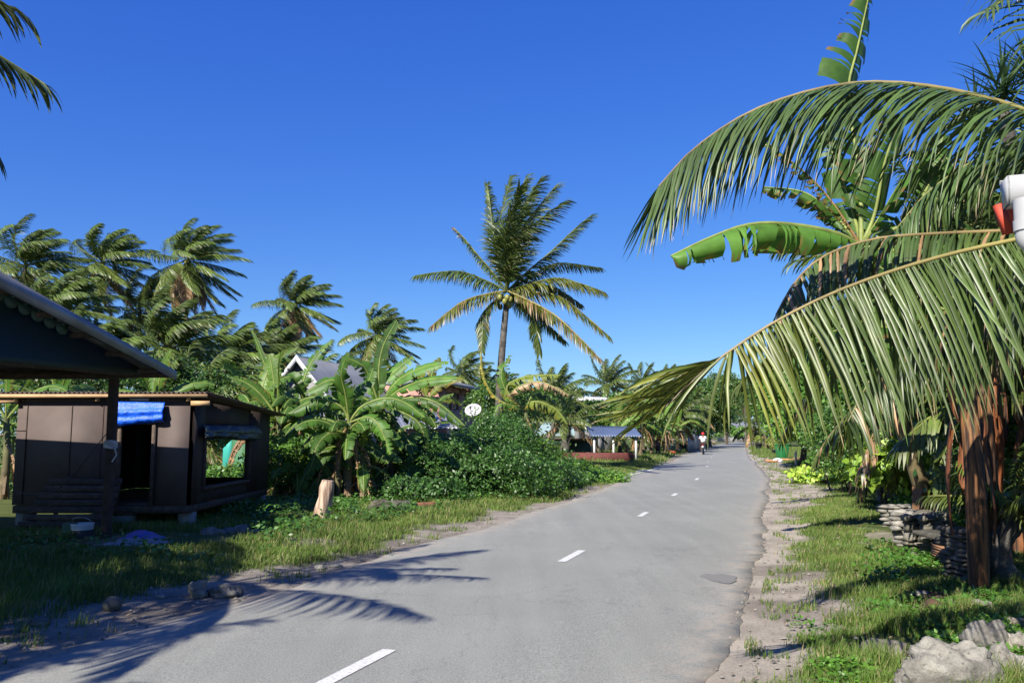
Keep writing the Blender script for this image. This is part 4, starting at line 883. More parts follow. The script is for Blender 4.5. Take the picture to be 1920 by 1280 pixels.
# ---- far palms down the road
FG = 'distant palms along the road'
for lab, (px, py), yy, L_, nf, sd in [
 ('far palm with bushy windblown crown above the white roofed hall', (1140, 722), 74, 3.7, 24, 31), ('smaller far palm right of the bushy windblown one', (1205, 722), 96, 3.6, 18, 32), ('far palm tip left of the broken frond tip', (1250, 716), 110, 3.8, 18, 33),
 ('distant palm above the motorcycle rider', (1330, 752), 105, 3.8, 20, 34), ('distant palm left of the road end with drooping fronds', (1300, 760), 92, 3.4, 20, 35), ('spiky distant palm in the gap at the road end', (1395, 742), 150, 4.2, 20, 36), ('young palm with light stalks at right of the road end', (1412, 795), 105, 3.4, 14, 37),
 ('distant palm half hidden over the parked motorbike', (1270, 775), 74, 3.0, 18, 38), ('distant palm behind the roadside banana stems', (1215, 790), 70, 3.0, 18, 39), ('palm left of the tall centre trunk at the skyline', (905, 735), 70, 3.2, 18, 40), ('dark palm behind the yellowed banana leaves', (1040, 742), 58, 3.2, 20, 41)]:
    c_ = P(px, py, yy); b_ = c_.copy(); b_[2] = 0
    auto_palm('coconut_palm', lab, b_, c_, L_, nf, sd, (.22, .03, .02), FG, pairs=60, leafL=.9, w=.062, r=.14)
b_ = G(1053, 864); c_ = P(1062, 792, b_[1])
auto_palm('young_coconut_palm', 'young coconut palm with thick short trunk beside the big bush', b_, c_, 3.0, 20, 51, (.15, .02, 0), pairs=44, leafL=.62, w=.05, r=.30, elmin=-30, dead=.12)
# ---- palm standing just outside the picture at the left: its frond tips show and it shades the road
c_ = np.array((-6.3, 3.9, 4.75)); lp_ = thing('leaning_coconut_palm', 'coconut palm outside the left edge, only three dark frond tips showing', 'palm', (-6.9, 3.2, 0))
trunk_mesh((-6.9, 3.2, 0), c_ - (0, 0, .2), .19, .13, (-.1, 0, 0), rings=26, seed=8).build('trunk', M['bark'], lp_, smooth=True)
t1, t2, t3 = P(34, 22, 4.9), P(84, 158, 5.7), P(-6, 285, 5.6)
LS_ = [((c_ + t1) / 2 + (-.2, 0, .45), t1), ((c_ + t2) / 2 + (-.1, 0, .42), t2), ((c_ + t3) / 2 + (.1, 0, .85), t3)]
for az, el, L_ in ((65, 30, 3.3), (100, 10, 3.2), (140, 40, 3.3), (-5, -35, 2.4), (-40, 20, 3.0), (-75, 5, 3.0), (-120, 30, 3.0), (180, 0, 3.0), (45, -25, 2.9), (10, 72, 2.6), (120, -30, 2.8)):
    p_ = frond_path(c_, D2R(az), D2R(el), L_, .3, (.08, .02, 0)); LS_.append((p_[7], p_[-1]))
for i, (md, tip) in enumerate(LS_):
    mb = MB(); frond(mb, [c_, c_ * .55 + md * .45 + (0, 0, .08), md, md * .45 + tip * .55 + (0, 0, .06), tip], .80, 62, .034, .8, (.12, 0, 0), seed=500 + i, green=GREEN * .6, rr=.03, fwd=.8, seg=4, near=i < 3, t0=.15, taper=.3, lift=-.3, sidew=.6); mb.build('frond', M['palm'], lp_)
# further trees beyond the left edge that shade the near verge
tree('broadleaf tree outside the left edge shading the verge', (-9.6, 2.2, 0), 6, [((-8.6, 2.5, 4.9), (1.5, 1.4, 1.1)), ((-7.7, 4.3, 4.7), (1.1, 1.1, .8)), ((-9.6, 4.6, 5.2), (1.6, 1.5, 1.1)), ((-7.2, 3.1, 5.1), (.8, .8, .6)), ((-6.9, 1.6, 4.4), (.9, 1.2, .7))], 9000, .16, seed=61)
for i, (x, y, z, lab) in enumerate([(-10.5, 0.5, 5.6, 'tall palm left of the camera outside the frame'), (-8.6, -1.0, 4.4, 'short palm behind the camera on the left verge')]):
    auto_palm('shade_palm', lab, (x, y, 0), (x + .3, y, z), 3.4, 20, 60 + i, (.1, 0, 0), pairs=40, leafL=.8, w=.05)
# ---- big foreground palm at the right
K = np.array((4.15, 5.1, 2.85)); rpm = thing('arching_coconut_palm', 'coconut palm at right edge whose huge green fronds arch over the verge', 'palm', (4.4, 5.3, 0))
trunk_mesh((4.4, 5.3, 0), K - (0, 0, .1), .2, .15, (.1, 0, 0), rings=14, seed=9).build('trunk', M['bark'], rpm, smooth=True)
NG = np.array((.050, .095, .020)); NG2 = np.array((.062, .105, .022))
f1 = [K, P(2060, 262, 5.1), P(1920, 205, 5.1), P(1780, 168, 5.15), P(1640, 154, 5.2), P(1520, 170, 5.25), P(1400, 213, 5.25), P(1300, 280, 5.2), P(1235, 350, 5.1)]
mb = MB(); frond(mb, catmull(f1, 60), 1.02, 170, .0185, .5, (.0, 0, 0), t0=.12, fwd=.85, seg=6, near=True, seed=71, green=NG, lift=-.55, sidew=.5, tipf=.5, miss=.08, rr=.020, rough=.18, tipbrown=.35, rachis=(.34, .31, .09), taper=.55); mb.build('frond', M['palm'], rpm, label='upper frond arching highest against the sky')
f2 = [K, P(2060, 415, 4.75), P(1920, 446, 4.6), P(1800, 472, 4.55), P(1680, 506, 4.5), P(1560, 550, 4.5), P(1450, 605, 4.5), P(1360, 664, 4.5), P(1300, 712, 4.5), P(1245, 766, 4.5)]
mb = MB(); frond(mb, catmull(f2, 60), 1.10, 165, .0205, .40, (.12, .0, 0), t0=.10, fwd=.12, seg=6, near=True, seed=72, green=NG2 * 1.05, lift=-.9, sidew=.42, tipf=.6, tipdir=(-1, -.1, -.22), miss=.10, rr=.020, rough=.22, tipbrown=.3, rachis=(.38, .36, .08), taper=.35); mb.build('frond', M['palm'], rpm, label='lower frond with yellow rib and long hanging leaflets')
f3 = [K, P(2050, 420, 6.0), P(1900, 432, 6.3), P(1760, 438, 6.4), P(1640, 448, 6.4), P(1545, 480, 6.4), P(1490, 530, 6.3), P(1455, 590, 6.2)]
mb = MB(); frond(mb, catmull(f3, 50), .75, 110, .030, .7, (.0, 0, 0), t0=.12, fwd=.4, sidew=.5,  seg=5, near=True, seed=73, green=NG * .85, lift=-.5, rr=.026, brown=.14, tipbrown=.45, rachis=(.26, .22, .08)); mb.build('frond', M['palm'], rpm, label='browning frond behind the lower one')
f4 = [K, P(2060, 480, 5.8), P(1930, 520, 6.0), P(1820, 560, 6.2), P(1720, 620, 6.4), P(1640, 700, 6.5), P(1590, 790, 6.5)]
f5 = [K, P(2050, 560, 6.2), P(1960, 560, 6.8), P(1890, 580, 7.2), P(1830, 630, 7.4), P(1790, 700, 7.5)]
f6 = [K, P(2050, 240, 5.9), P(1930, 262, 6.4), P(1830, 300, 6.7), P(1740, 360, 6.9), P(1680, 430, 7.0)]
f7 = [K, P(2080, 650, 5.6), P(1990, 720, 5.8), P(1910, 810, 5.9), P(1868, 900, 6.0)]
for i, (f, l_, br) in enumerate(((f4, .85, .06), (f5, .8, .1), (f6, .8, .05))):
    mb = MB(); frond(mb, catmull(f, 50), l_, 100, .030, .7, (.05, 0, 0), t0=.12, fwd=.35, seg=5, near=True, seed=80 + i, green=NG * (.8 + .1 * i), lift=-.5, sidew=.5, brown=br, tipbrown=.2, rr=.024); mb.build('frond', M['palm'], rpm)
for i, (az, el, L_) in enumerate(((20, 55, 3.4), (-30, 40, 3.2), (-70, 15, 2.8), (60, 60, 3.6), (95, 70, 3.4), (-100, 60, 2.8), (50, 15, 3.4))):
    mb = MB(); frond(mb, frond_path(K, D2R(az), D2R(el), L_, .32, (.03, 0, 0)), .85, 70, .038, .9, (.05, 0, 0), seed=90 + i, seg=4, green=NG, rr=.028); mb.build('frond', M['palm'], rpm)
# frond tips hanging in at the top right corner from a taller palm
tc_ = np.array((6.2, 6.4, 6.6)); tpm = thing('overhanging_palm', 'tall palm out of frame whose frond tips dip into the top right corner', 'palm', (6.9, 6.8, 0))
trunk_mesh((6.9, 6.8, 0), tc_ - (0, 0, .1), .18, .12, (.1, 0, 0), rings=30, seed=10).build('trunk', M['bark'], tpm, smooth=True)
for i, (tip, md) in enumerate(((P(1850, 22, 5.8), P(1960, -60, 6.0)), (P(1815, -60, 6.4), P(1990, -170, 6.4)))):
    mb = MB(); frond(mb, [tc_, (tc_ + md) / 2 + (0, 0, .3), md, tip], .6, 50, .03, .7, seed=110 + i, seg=4, near=True, green=NG * .8, fwd=.8); mb.build('frond', M['palm'], tpm)
for i, (az, el, L_) in enumerate(((20, 30, 3.), (90, 50, 3.), (-50, 20, 3.), (-10, 70, 3.), (60, 5, 3.))):
    mb = MB(); frond(mb, frond_path(tc_, D2R(az), D2R(el), L_, .32), .8, 50, .04, .9, seed=120 + i, green=NG); mb.build('frond', M['palm'], tpm)
# ---- low palms making the dark mass at the right edge
auto_palm('stemless_palm', 'low palm with grey green leaves at the right edge near the rocks', G(1905, 1105), G(1905, 1105) + (.05, 0, .85), .8, 12, 130, (0, 0, 0), pairs=40, leafL=.42, w=.022, elmax=70, elmin=-10, dead=0)
auto_palm('feather_palm', 'dense dark palm behind the brown stems at the right edge', (7.9, 10.6, 0), (7.8, 10.4, 2.3), 3.2, 28, 131, (-.05, 0, 0), dead=0, pairs=60, leafL=.8, w=.045, elmin=0)
auto_palm('feather_palm', 'tall dark palm furthest right behind the stone wall', (8.6, 13.0, 0), (8.3, 12.6, 3.6), 3.8, 28, 132, (-.05, 0, 0), dead=0, pairs=60, leafL=.85, w=.05, elmin=-30)
auto_palm('feather_palm', 'shadowed palm behind the banana plants beyond the stone wall', (9.0, 17.0, 0), (8.8, 16.5, 4.2), 4.2, 28, 133, (-.05, 0, 0), pairs=50, leafL=.9, w=.055)
# ---- pandanus with sword leaves at the upper right
pc = P(1880, 175, 11.5); pn_ = thing('pandanus', 'spiky pandanus head against the sky at upper right', 'pandanus', (pc[0] + .3, 11.7, 0))
trunk_mesh((pc[0] + .3, 11.7, 0), pc - (0, 0, .3), .12, .09, (.2, 0, 0), rings=24, seed=12).build('trunk', M['bark'], pn_, smooth=True)
def sword(mb, root, az, el, L_, w, g, rs, grav=.9):
    p_ = frond_path(root, az, el, L_, grav, n=6); T = nr(np.gradient(p_, axis=0)); s_ = nr(np.cross(T, (0, 0, 1.))); n = len(p_); ww = w * np.array([.8, 1, .95, .8, .6, .35, .03])
    V = []; 
    for i in range(n): V += [p_[i] - s_[i] * ww[i] / 2, p_[i] - np.cross(s_[i], T[i]) * ww[i] * .25, p_[i] + s_[i] * ww[i] / 2]
    F = [(3 * i + j, 3 * i + j + 1, 3 * i + j + 4, 3 * i + j + 3) for i in range(n - 1) for j in (0, 1)]; mb.add(V, F, g)
rs = np.random.RandomState(6); mb = MB()
for hc in (pc, pc + (.55, .2, .35), pc + (-.15, .5, -.25), pc + (.5, -.3, -.35)):
    for i in range(55): sword(mb, hc + rs.normal(0, .05, 3), rs.uniform(0, 6.28), D2R(rs.uniform(-25, 80)), rs.uniform(.5, .95), .045, np.array((.045, .095, .035)) * rs.uniform(.6, 1.3), rs, .9)
mb.build('crown', M['palm'], pn_)

# ================================================================ BANANAS
def bleaf(root, parent, pts, width, seed, tears, droop, green=BGREEN, edge=.2, dead=False, lab=None, **kw):
    mb = MB(); banana_leaf(mb, catmull(pts, 44), width, seed, tears, droop, green, edge, dead, **kw); o = mb.build('leaf' if not dead else 'dead_leaf', M['banana'], parent)
    if lab: o['label'] = lab
# right hand banana with the long torn leaf over the road edge
bb = np.array((6.1, 12.0, 0)); top = P(1615, 462, 11.2); rb_ = thing('banana_plant', 'tall banana with a long torn leaf reaching left below the arching frond', 'banana plant', bb)
stem_mesh(bb, top, .13, .07, 33).build('stem', M['stem'], rb_, smooth=True)
bleaf(rb_, rb_, [top, P(1560, 436, 10.9), P(1470, 420, 10.6), P(1400, 422, 10.4), P(1330, 446, 10.3), P(1258, 480, 10.2)], 1.3, 1, 17, 1.35, BGREEN * 1.45, .55, petiole=.05, gapw=.03, face=(-.1, -.35, 1), lab='long green leaf with brown torn edge')
bleaf(rb_, rb_, [top, P(1560, 380, 11.2), P(1510, 325, 11.2), P(1425, 258, 11.2)], .34, 2, 22, 1.3, BGREEN * .9, 1., rachis=(.40, .24, .10), gapw=.06, lab='leaf worn to its brown midrib')
bleaf(rb_, rb_, [top, P(1570, 410, 11.6), P(1510, 362, 11.7), P(1430, 350, 11.8)], .55, 3, 14, 1.2, BGREEN * .8, .6)
bleaf(rb_, rb_, [top, P(1612, 330, 11.4), P(1590, 180, 11.6), P(1608, 90, 11.8), P(1630, -12, 12)], 1.0, 4, 22, .5, BGREEN * .7, .4, face=(.5, -.85, .1), gapw=.05, tat=.3, lab='upright torn leaf rising above the arching frond')
bleaf(rb_, rb_, [top, P(1640, 400, 11.2), P(1660, 300, 11.1), P(1690, 220, 11.)], .8, 5, 12, .5, BGREEN * .7, .3)
bleaf(rb_, rb_, [top, P(1650, 410, 11.0), P(1700, 330, 10.8), P(1760, 290, 10.6), P(1800, 330, 10.5)], .7, 6, 10, .7, BGREEN * .9, .3)
bleaf(rb_, rb_, [top, P(1590, 480, 11.5), P(1560, 540, 11.5), P(1545, 640, 11.5)], .6, 7, 10, .8, BGREEN * .8, .3)
for i_, (pts_, w_) in enumerate([([top, P(1690, 420, 11.), P(1740, 350, 10.8), P(1770, 250, 10.8)], .8), ([top, P(1600, 400, 11.5), P(1570, 310, 11.6), P(1540, 240, 11.8)], .6), ([top, P(1680, 470, 10.8), P(1740, 460, 10.6), P(1800, 520, 10.4)], .8), ([top, P(1640, 520, 11.2), P(1660, 580, 11.1), P(1650, 680, 11.)], .7)]):
    bleaf(rb_, rb_, pts_, w_, 20 + i_, 13, .7, BGREEN * (.75 + .1 * i_), .35, face=(-.2, -.8, .6))
# brown dried stems near the rocks
b2 = G(1838, 1118); tops = [P(1800, 560, b2[1] + .3), P(1850, 520, b2[1] + .5), P(1790, 640, b2[1])]
def stripes_mat():
    m, n, l, bs = newmat('dry_sheath'); mp_ = n.new('ShaderNodeMapping'); tc = n.new('ShaderNodeTexCoord'); mp_.inputs['Scale'].default_value = (22, 22, 1.2); l.new(tc.outputs['Object'], mp_.inputs[0]); t = n.new('ShaderNodeTexNoise'); t.inputs['Scale'].default_value = 1.2; t.inputs['Detail'].default_value = 7; l.new(mp_.outputs[0], t.inputs['Vector'])
    c = ramp(n, l, t.outputs[0], (.022, .010, .006), (.27, .115, .04), .38, .68); at = n.new('ShaderNodeAttribute'); at.attribute_name = 'tint'
    l.new(mixc(n, l, 1., c.outputs[0], at.outputs['Color'], 'MULTIPLY'), bs.inputs['Base Color']); bs.inputs['Roughness'].default_value = .7; bump(n, l, bs, t.outputs[0], .9, .03); return m
M['sheath'] = stripes_mat()
for i, (px, py, tpx, r, lab) in enumerate(((1836, 1122, 1800, .10, 'thick brown banana stem nearest the rocks, wrapped in dry sheaths'), (1862, 1100, 1838, .085, 'brown banana stem behind and touching the thickest stem'), (1886, 1078, 1872, .10, 'amber brown banana stem right of the thickest stem'), (1806, 1000, 1785, .07, 'thin peeling banana stem above the tan boards'), (1905, 1050, 1915, .08, 'darkest banana stem at the right of the brown bundle'))):
    b_ = G(px, py); tp_ = P(tpx, 640 - 30 * i, b_[1] + .15); o = thing('banana_plant', lab, 'banana plant', b_, 'dry stemmed bananas at the right')
    stem_mesh(b_, tp_, r, r * .75, 40 + i, ((1., .9, .8), (.9, 1., .8)), 0).build('stem', M['sheath'], o, smooth=True)
    rs = np.random.RandomState(i + 7)
    for k in range(5):
        az = rs.uniform(0, 6.28); p_ = frond_path(tp_ - (0, 0, .1), az, D2R(rs.uniform(20, 75)), 1.7, .7); mb = MB(); banana_leaf(mb, p_, .45, 400 + i * 20 + k, 12, .6, BGREEN * .6, .4); mb.build('leaf', M['banana'], o)
    for k in range(9):   # long dry sheaths hanging against the stem
        az = rs.uniform(0, 6.28); z0 = tp_[2] * rs.uniform(.45, 1.0); q0 = b_ + (tp_ - b_) * (z0 / tp_[2]); oo = np.array((math.cos(az), math.sin(az), 0)); ln = rs.uniform(.6, 1.3); w_ = rs.uniform(.03, .075); s_ = np.array((-oo[1], oo[0], 0)); mb = MB(); V = []
        ln = min(ln, z0 - .1)
        for j, v in enumerate(np.linspace(0, 1, 7)): c_ = q0 + oo * (r * .95 + .03 + .07 * math.sin(v * 2.5)) - (0, 0, ln * v) + s_ * .03 * math.sin(v * 5 + k); ww = w_ * (1 - .5 * v) * (1 if j < 6 else .2); V += [c_ - s_ * ww, c_ + oo * .02, c_ + s_ * ww]
        mb.add(V, [(3 * j + t, 3 * j + t + 1, 3 * j + t + 4, 3 * j + t + 3) for j in range(6) for t in (0, 1)], np.array((1.2, .9, .7)) * rs.uniform(.6, 1.4)); mb.build('dry_sheath', M['sheath'], o, smooth=True)
# ---- the banana clump left of the road
BG_ = 'banana plants in the clump left of the road'
clump = [  # back plants of the clump, grown by rule
 ((600, 925), 1.5, 8, 1.5, 204, 'banana at left of the clump behind the pale stump', .10), ((545, 915), 1.3, 8, 1.3, 205, 'small banana next to the shack corner', .09), ((672, 915), 2.0, 10, 1.6, 206, 'banana at the back of the clump with shaded leaves', .11), ((800, 905), 1.9, 8, 1.6, 207, 'banana leaning out behind the bush top', .10)]
for (px, py), h_, nl, L_, sd, lab, r in clump:
    b_ = G(px, py); auto_banana(lab, b_, h_, nl, sd, L_, .48, (random.Random(sd).uniform(-.25, .25), 0), BG_, BGREEN * .75, 7, 6, sd, r, elo=-15, ehi=72, edge=.15, grav=1.25)
hand = [  # base px, crown px, label, leaves (pts, width, tears, droop, green)
 ((652, 950), (655, 792), 'front banana of the clump, its big leaf arching over dry brown stems', [
  ([(655, 792), (678, 762), (722, 746), (760, 755), (796, 782)], .62, 7, .75, 1.15), ([(655, 792), (690, 782), (712, 800), (732, 852)], .50, 8, .5, 1.2), ([(655, 792), (640, 762), (595, 748), (540, 775)], .62, 5, .8, .9), ([(655, 792), (640, 740), (622, 712), (570, 738)], .6, 4, .6, 1.1),
  ([(655, 792), (648, 740), (640, 700), (652, 660)], .5, 4, .3, .9), ([(655, 792), (620, 800), (600, 830), (574, 900)], .45, 6, .6, .8), ([(655, 792), (630, 830), (604, 858), (634, 904)], .40, 4, .6, 1.1), ([(655, 792), (690, 820), (700, 850), (695, 900)], .40, 5, .8, .7), ([(655, 792), (668, 740), (690, 715), (700, 690)], .5, 3, .3, 1.0), ([(655, 792), (600, 805), (560, 800), (520, 832)], .42, 6, .8, .95)]),
 ((705, 938), (712, 762), 'tallest front banana with broad pale leaves pointing up and right', [
  ([(712, 762), (700, 730), (735, 700), (775, 668)], .55, 3, .25, 1.35), ([(712, 762), (745, 715), (790, 690), (842, 678)], .52, 3, .35, 1.3), ([(712, 762), (750, 730), (800, 712), (858, 708)], .50, 3, .4, 1.3), ([(712, 762), (770, 745), (820, 755), (872, 798)], .60, 6, .8, .75), ([(712, 762), (710, 700), (718, 650), (744, 600)], .55, 2, .15, .65), ([(712, 762), (690, 700), (672, 680), (640, 668)], .5, 5, .5, .9),
  ([(712, 762), (760, 775), (790, 800), (800, 850)], .5, 6, .8, .7), ([(712, 762), (670, 740), (640, 735), (600, 770)], .5, 5, .7, .8), ([(712, 762), (740, 790), (755, 830), (760, 880)], .45, 6, .7, .65)]),
 ((590, 938), (575, 765), 'left front banana of the clump with a tall torn leaf against the gable', [
  ([(575, 765), (568, 720), (590, 670), (622, 638)], .45, 13, .4, 1.2), ([(575, 765), (560, 725), (540, 706), (500, 730)], .5, 5, .7, 1.0), ([(575, 765), (540, 750), (500, 748), (442, 760)], .42, 14, .9, 1.0), ([(575, 765), (600, 730), (630, 720), (665, 745)], .5, 4, .6, .9), ([(575, 765), (540, 790), (520, 820), (500, 890)], .42, 7, .7, 1.0), ([(575, 765), (530, 800), (505, 815), (470, 826)], .32, 6, .8, 1.1), ([(575, 765), (600, 800), (600, 840), (590, 880)], .4, 6, .8, .8)]),
 ((512, 925), (505, 775), 'slim banana beside the shack with an upright spear leaf', [
  ([(505, 775), (500, 700), (488, 660), (472, 618)], .26, 3, .1, .8), ([(505, 775), (520, 700), (530, 670), (560, 650)], .4, 8, .5, .8), ([(505, 775), (480, 750), (460, 755), (440, 775)], .35, 10, .9, 1.2), ([(505, 775), (530, 780), (545, 810), (545, 850)], .35, 7, .8, 1.0), ([(505, 775), (500, 820), (520, 850), (505, 890)], .3, 7, .8, .9)])]
for k, (bp, cp_, lab, leaves) in enumerate(hand):
    g = G(*bp); y_ = g[1]; hp = thing('banana_plant', lab, 'banana plant', g, BG_); tpp = P(cp_[0], cp_[1], y_); stem_mesh(g, tpp, .13, .07, 35 + k).build('stem', M['stem'], hp, smooth=True); rs = np.random.RandomState(k + 50)
    for i, (pts, w_, te, dr, gr) in enumerate(leaves):
        dy = rs.uniform(-.9, .5); q = [P(a, b, y_ + dy * j / (len(pts) - 1)) for j, (a, b) in enumerate(pts)]
        bleaf(hp, hp, q, w_ * .92, 250 + k * 20 + i, int(te * 1.6) + 2, dr, BGREEN * gr * rs.uniform(.9, 1.1), .12, face=(rs.normal(-.2, .15), -.75, .7))
    for i in range(9):
        az = rs.uniform(3.3, 6.1) if i < 6 else rs.uniform(0, 6.28); z_ = rs.uniform(.35, 1.0); p_ = frond_path(g + (tpp - g) * z_, az, D2R(rs.uniform(-50, 0)), rs.uniform(.7, 1.3), 3.2); mb = MB(); banana_leaf(mb, p_, rs.uniform(.12, .24), 340 + k * 20 + i, 10, 1.2, dead=True, n=24); mb.build('dead_leaf', M['banana'], hp)
    for i in range(13):
        p_ = frond_path(tpp - (0, 0, rs.uniform(0, .5)), rs.uniform(2.8, 6.6), D2R(rs.uniform(-30, 45)), rs.uniform(1.1, 1.75), 1.4); mb = MB(); banana_leaf(mb, p_, .48, 700 + k * 20 + i, 7, .6, BGREEN * rs.uniform(.6, .95), .15, face=(rs.normal(-.2, .3), -.7, .7)); mb.build('leaf', M['banana'], hp)
    for i in range(2):   # suckers at the foot of the stem
        o_ = np.array((rs.uniform(-.35, .35), rs.uniform(-.3, .2), 0)); s_ = stem_mesh(g + o_, g + o_ * 1.3 + (0, 0, rs.uniform(.8, 1.4)), .07, .04, 90 + k * 2 + i); s_.build('sucker', M['stem'], hp, smooth=True)
for (px, py), h_, sd, lab in [((556, 946), .95, 271, 'short young banana at the foot of the clump near the shack'), ((628, 946), 1.0, 272, 'short banana right behind the pale stump'), ((688, 950), 1.15, 273, 'short banana with dead leaves at the front of the clump'), ((742, 940), 1.1, 274, 'short banana nearest the glossy bush'), ((522, 938), 1.0, 275, 'short banana tucked under the shack side wall')]:
    auto_banana(lab, G(px, py), h_, 9, sd, 1.15, .36, (random.Random(sd).uniform(-.2, .2), 0), BG_, BGREEN * .85, 6, 6, sd, .08, elo=-25, ehi=70, edge=.2, grav=1.4)
# ---- yellowing bananas beside the tall palm
yb = G(1000, 905); ty = P(985, 770, 27.); yb = np.array((ty[0], 27., 0)); yp = thing('yellowing_banana', 'banana with yellowed shredded leaves arching left of the young palm', 'banana plant', yb); stem_mesh(yb, ty, .11, .07, 37).build('stem', M['stem'], yp, smooth=True); YG = np.array((.17, .22, .03))
for i, (pts, w_, gg, te, dr) in enumerate([([ty, P(950, 728, 27), P(985, 706, 26.8), P(1052, 702, 26.6)], .75, YG, 16, .8), ([ty, P(960, 735, 26.5), P(1010, 715, 26.3), P(1068, 740, 26.2)], .7, STRAW, 24, 1.1), ([ty, P(1000, 752, 26), P(1040, 765, 25.8), P(1064, 795, 25.7)], .7, YG * .9, 14, .8), ([ty, P(955, 745, 27), P(940, 700, 27), P(957, 665, 27)], .5, BGREEN * 1.1, 12, .4), ([ty, P(930, 745, 27.3), P(905, 700, 27.3), P(902, 655, 27.4)], .28, YEL, 20, 1.0), ([ty, P(960, 760, 26.6), P(935, 760, 26.4), P(920, 800, 26.3)], .5, BGREEN, 10, .6), ([ty, P(1000, 740, 27.4), P(1030, 745, 27.6), P(1045, 775, 27.8)], .6, BGREEN * .8, 10, .6)]):
    bleaf(yp, yp, pts, w_, 280 + i, te, dr, gg, .5, gapw=.05, face=(-.1, -.5, .8))
for i in range(3):
    p_ = frond_path(ty - (0, 0, .2), 1.1 + i * 2, D2R(-20), 1.6, 3.); mb = MB(); banana_leaf(mb, p_, .25, 290 + i, 12, 1.2, dead=True, n=24); mb.build('dead_leaf', M['banana'], yp)
auto_banana('slim banana with one yellow flag leaf behind the clump', (P(800, 800, 30)[0], 30, 0), 2.9, 6, 210, 1.6, .4, (0, 0), None, YG * .8, 12, 3, 1.2, .08, elo=30, edge=.7, name='yellowing_banana')
# ---- roadside bananas far left of road and others
for lab, px, py, h_, sd in [('roadside banana clump stem nearest the red wall', 1165, 864, 1.9, 221), ('thick dry banana stem leaning among the roadside clump', 1200, 860, 2.6, 222), ('roadside banana with orange dead leaves beside the utility pole', 1222, 857, 2.2, 223), ('small sprouting banana on the far verge', 1180, 862, .7, 224), ('banana leaning by the corrugated fence', 1270, 850, 2.3, 225), ('banana behind the green wheelie bin', 1245, 853, 2.4, 226), ('banana stem far beyond the shelter', 1208, 853, 2.6, 227)]:
    b_ = G(px, py); b_[2] = 0; auto_banana(lab, b_, h_, 8, sd, 1.9 if h_ > 1 else .9, .5, (random.Random(sd).uniform(-.3, .3), 0), 'bananas on the far left verge', BGREEN * 1.15, 8, 5, sd, .14, elo=5, edge=.5)
for lab, x, y, h_, sd in [('banana behind the shack at left', P(10, 800, 19)[0], 19, 2.0, 231), ('banana with dead leaves seen over the shack roof', P(290, 740, 21)[0], 21, 2.3, 232), ('banana behind the shack roof left of the post', P(110, 740, 21)[0], 21, 2.3, 233), ('upright banana with a tall green spear leaf above the shack', P(480, 800, 22)[0], 22, 2.1, 234), ('banana just behind the shack side wall', P(520, 800, 20)[0], 20, 2.1, 235)]:
    auto_banana(lab, (x, y, 0), h_, 8, sd, 1.8, .45, (0, 0), 'bananas behind the shack', BGREEN, 10, 5, sd, .11, elo=10, edge=.4)

# ================================================================ BUSHES AND TREES
def LB(px, py, y, r): return (P(px, py, y), r)
bush('large glossy dark green bush bulging over the left verge', [LB(900, 905, 21, (2.1, 1.5, .95)), LB(860, 868, 22.5, (1.2, 1.3, .85)), LB(930, 850, 23.5, (1.4, 1.4, 1.0)), LB(975, 880, 24, (1.5, 1.4, .95)), LB(800, 890, 20.5, (.8, 1.1, .75)), LB(1015, 900, 26, (1.4, 1.4, .62)), LB(945, 812, 25, (.7, .9, .62)), LB(905, 835, 23, (.5, .6, .40)), LB(1060, 905, 28, (1.3, 1.2, .45)), LB(975, 830, 26, (.6, .6, .6)), LB(830, 850, 22, (.5, .6, .4))], 52000, .085, ((.022, .062, .010), (.055, .13, .018)), 11, shell=.4)
bush('low bright leafed scrub at the tip of the verge by the side street', [LB(1095, 900, 28.5, (1.5, 1.1, .38)), LB(1055, 892, 29, (1.2, 1.2, .6)), LB(1125, 903, 29, (.7, .8, .24))], 12000, .10, ((.04, .12, .012), (.12, .22, .03)), 12)
bush('yellow green croton bush beside the young palm trunk', [LB(1010, 852, 33, (.7, .6, .6)), LB(1030, 862, 33, (.6, .6, .5))], 2600, .22, ((.12, .20, .02), (.30, .36, .05)), 13, aspect=.22)
bush('green scrub seen under and behind the shack', [LB(400, 905, 21, (2.2, .8, .5)), LB(300, 930, 20.5, (2.2, .8, .7)), LB(160, 900, 22, (2.0, .8, 1.2)), LB(20, 880, 20, (1.3, 1, 1.6))], 16000, .10, ((.04, .11, .012), (.09, .19, .025)), 14)
bush('tangled scrub between the shack corner and the bananas', [LB(520, 880, 19.5, (.8, .8, .8)), LB(560, 900, 20.5, (.7, .9, .6)), LB(610, 900, 21.5, (.8, .9, .7))], 11000, .09, ((.03, .09, .012), (.08, .17, .02)), 15)
bush('dark undergrowth at the foot of the banana clump', [LB(720, 935, 21, (1.0, 1.1, .4)), LB(780, 925, 19, (1.2, .9, .4)), LB(830, 880, 21, (1.2, 1, .9))], 14000, .09, ((.02, .06, .01), (.05, .12, .02)), 16)
bush('pale leafed shrub between the pink house and the tall palm trunk', [LB(925, 770, 34, (1.2, 1, 1.2)), LB(960, 760, 36, (1.2, 1, 1.3)), LB(1010, 770, 38, (1.5, 1, 1.2))], 9000, .13, ((.04, .10, .015), (.09, .17, .03)), 17)
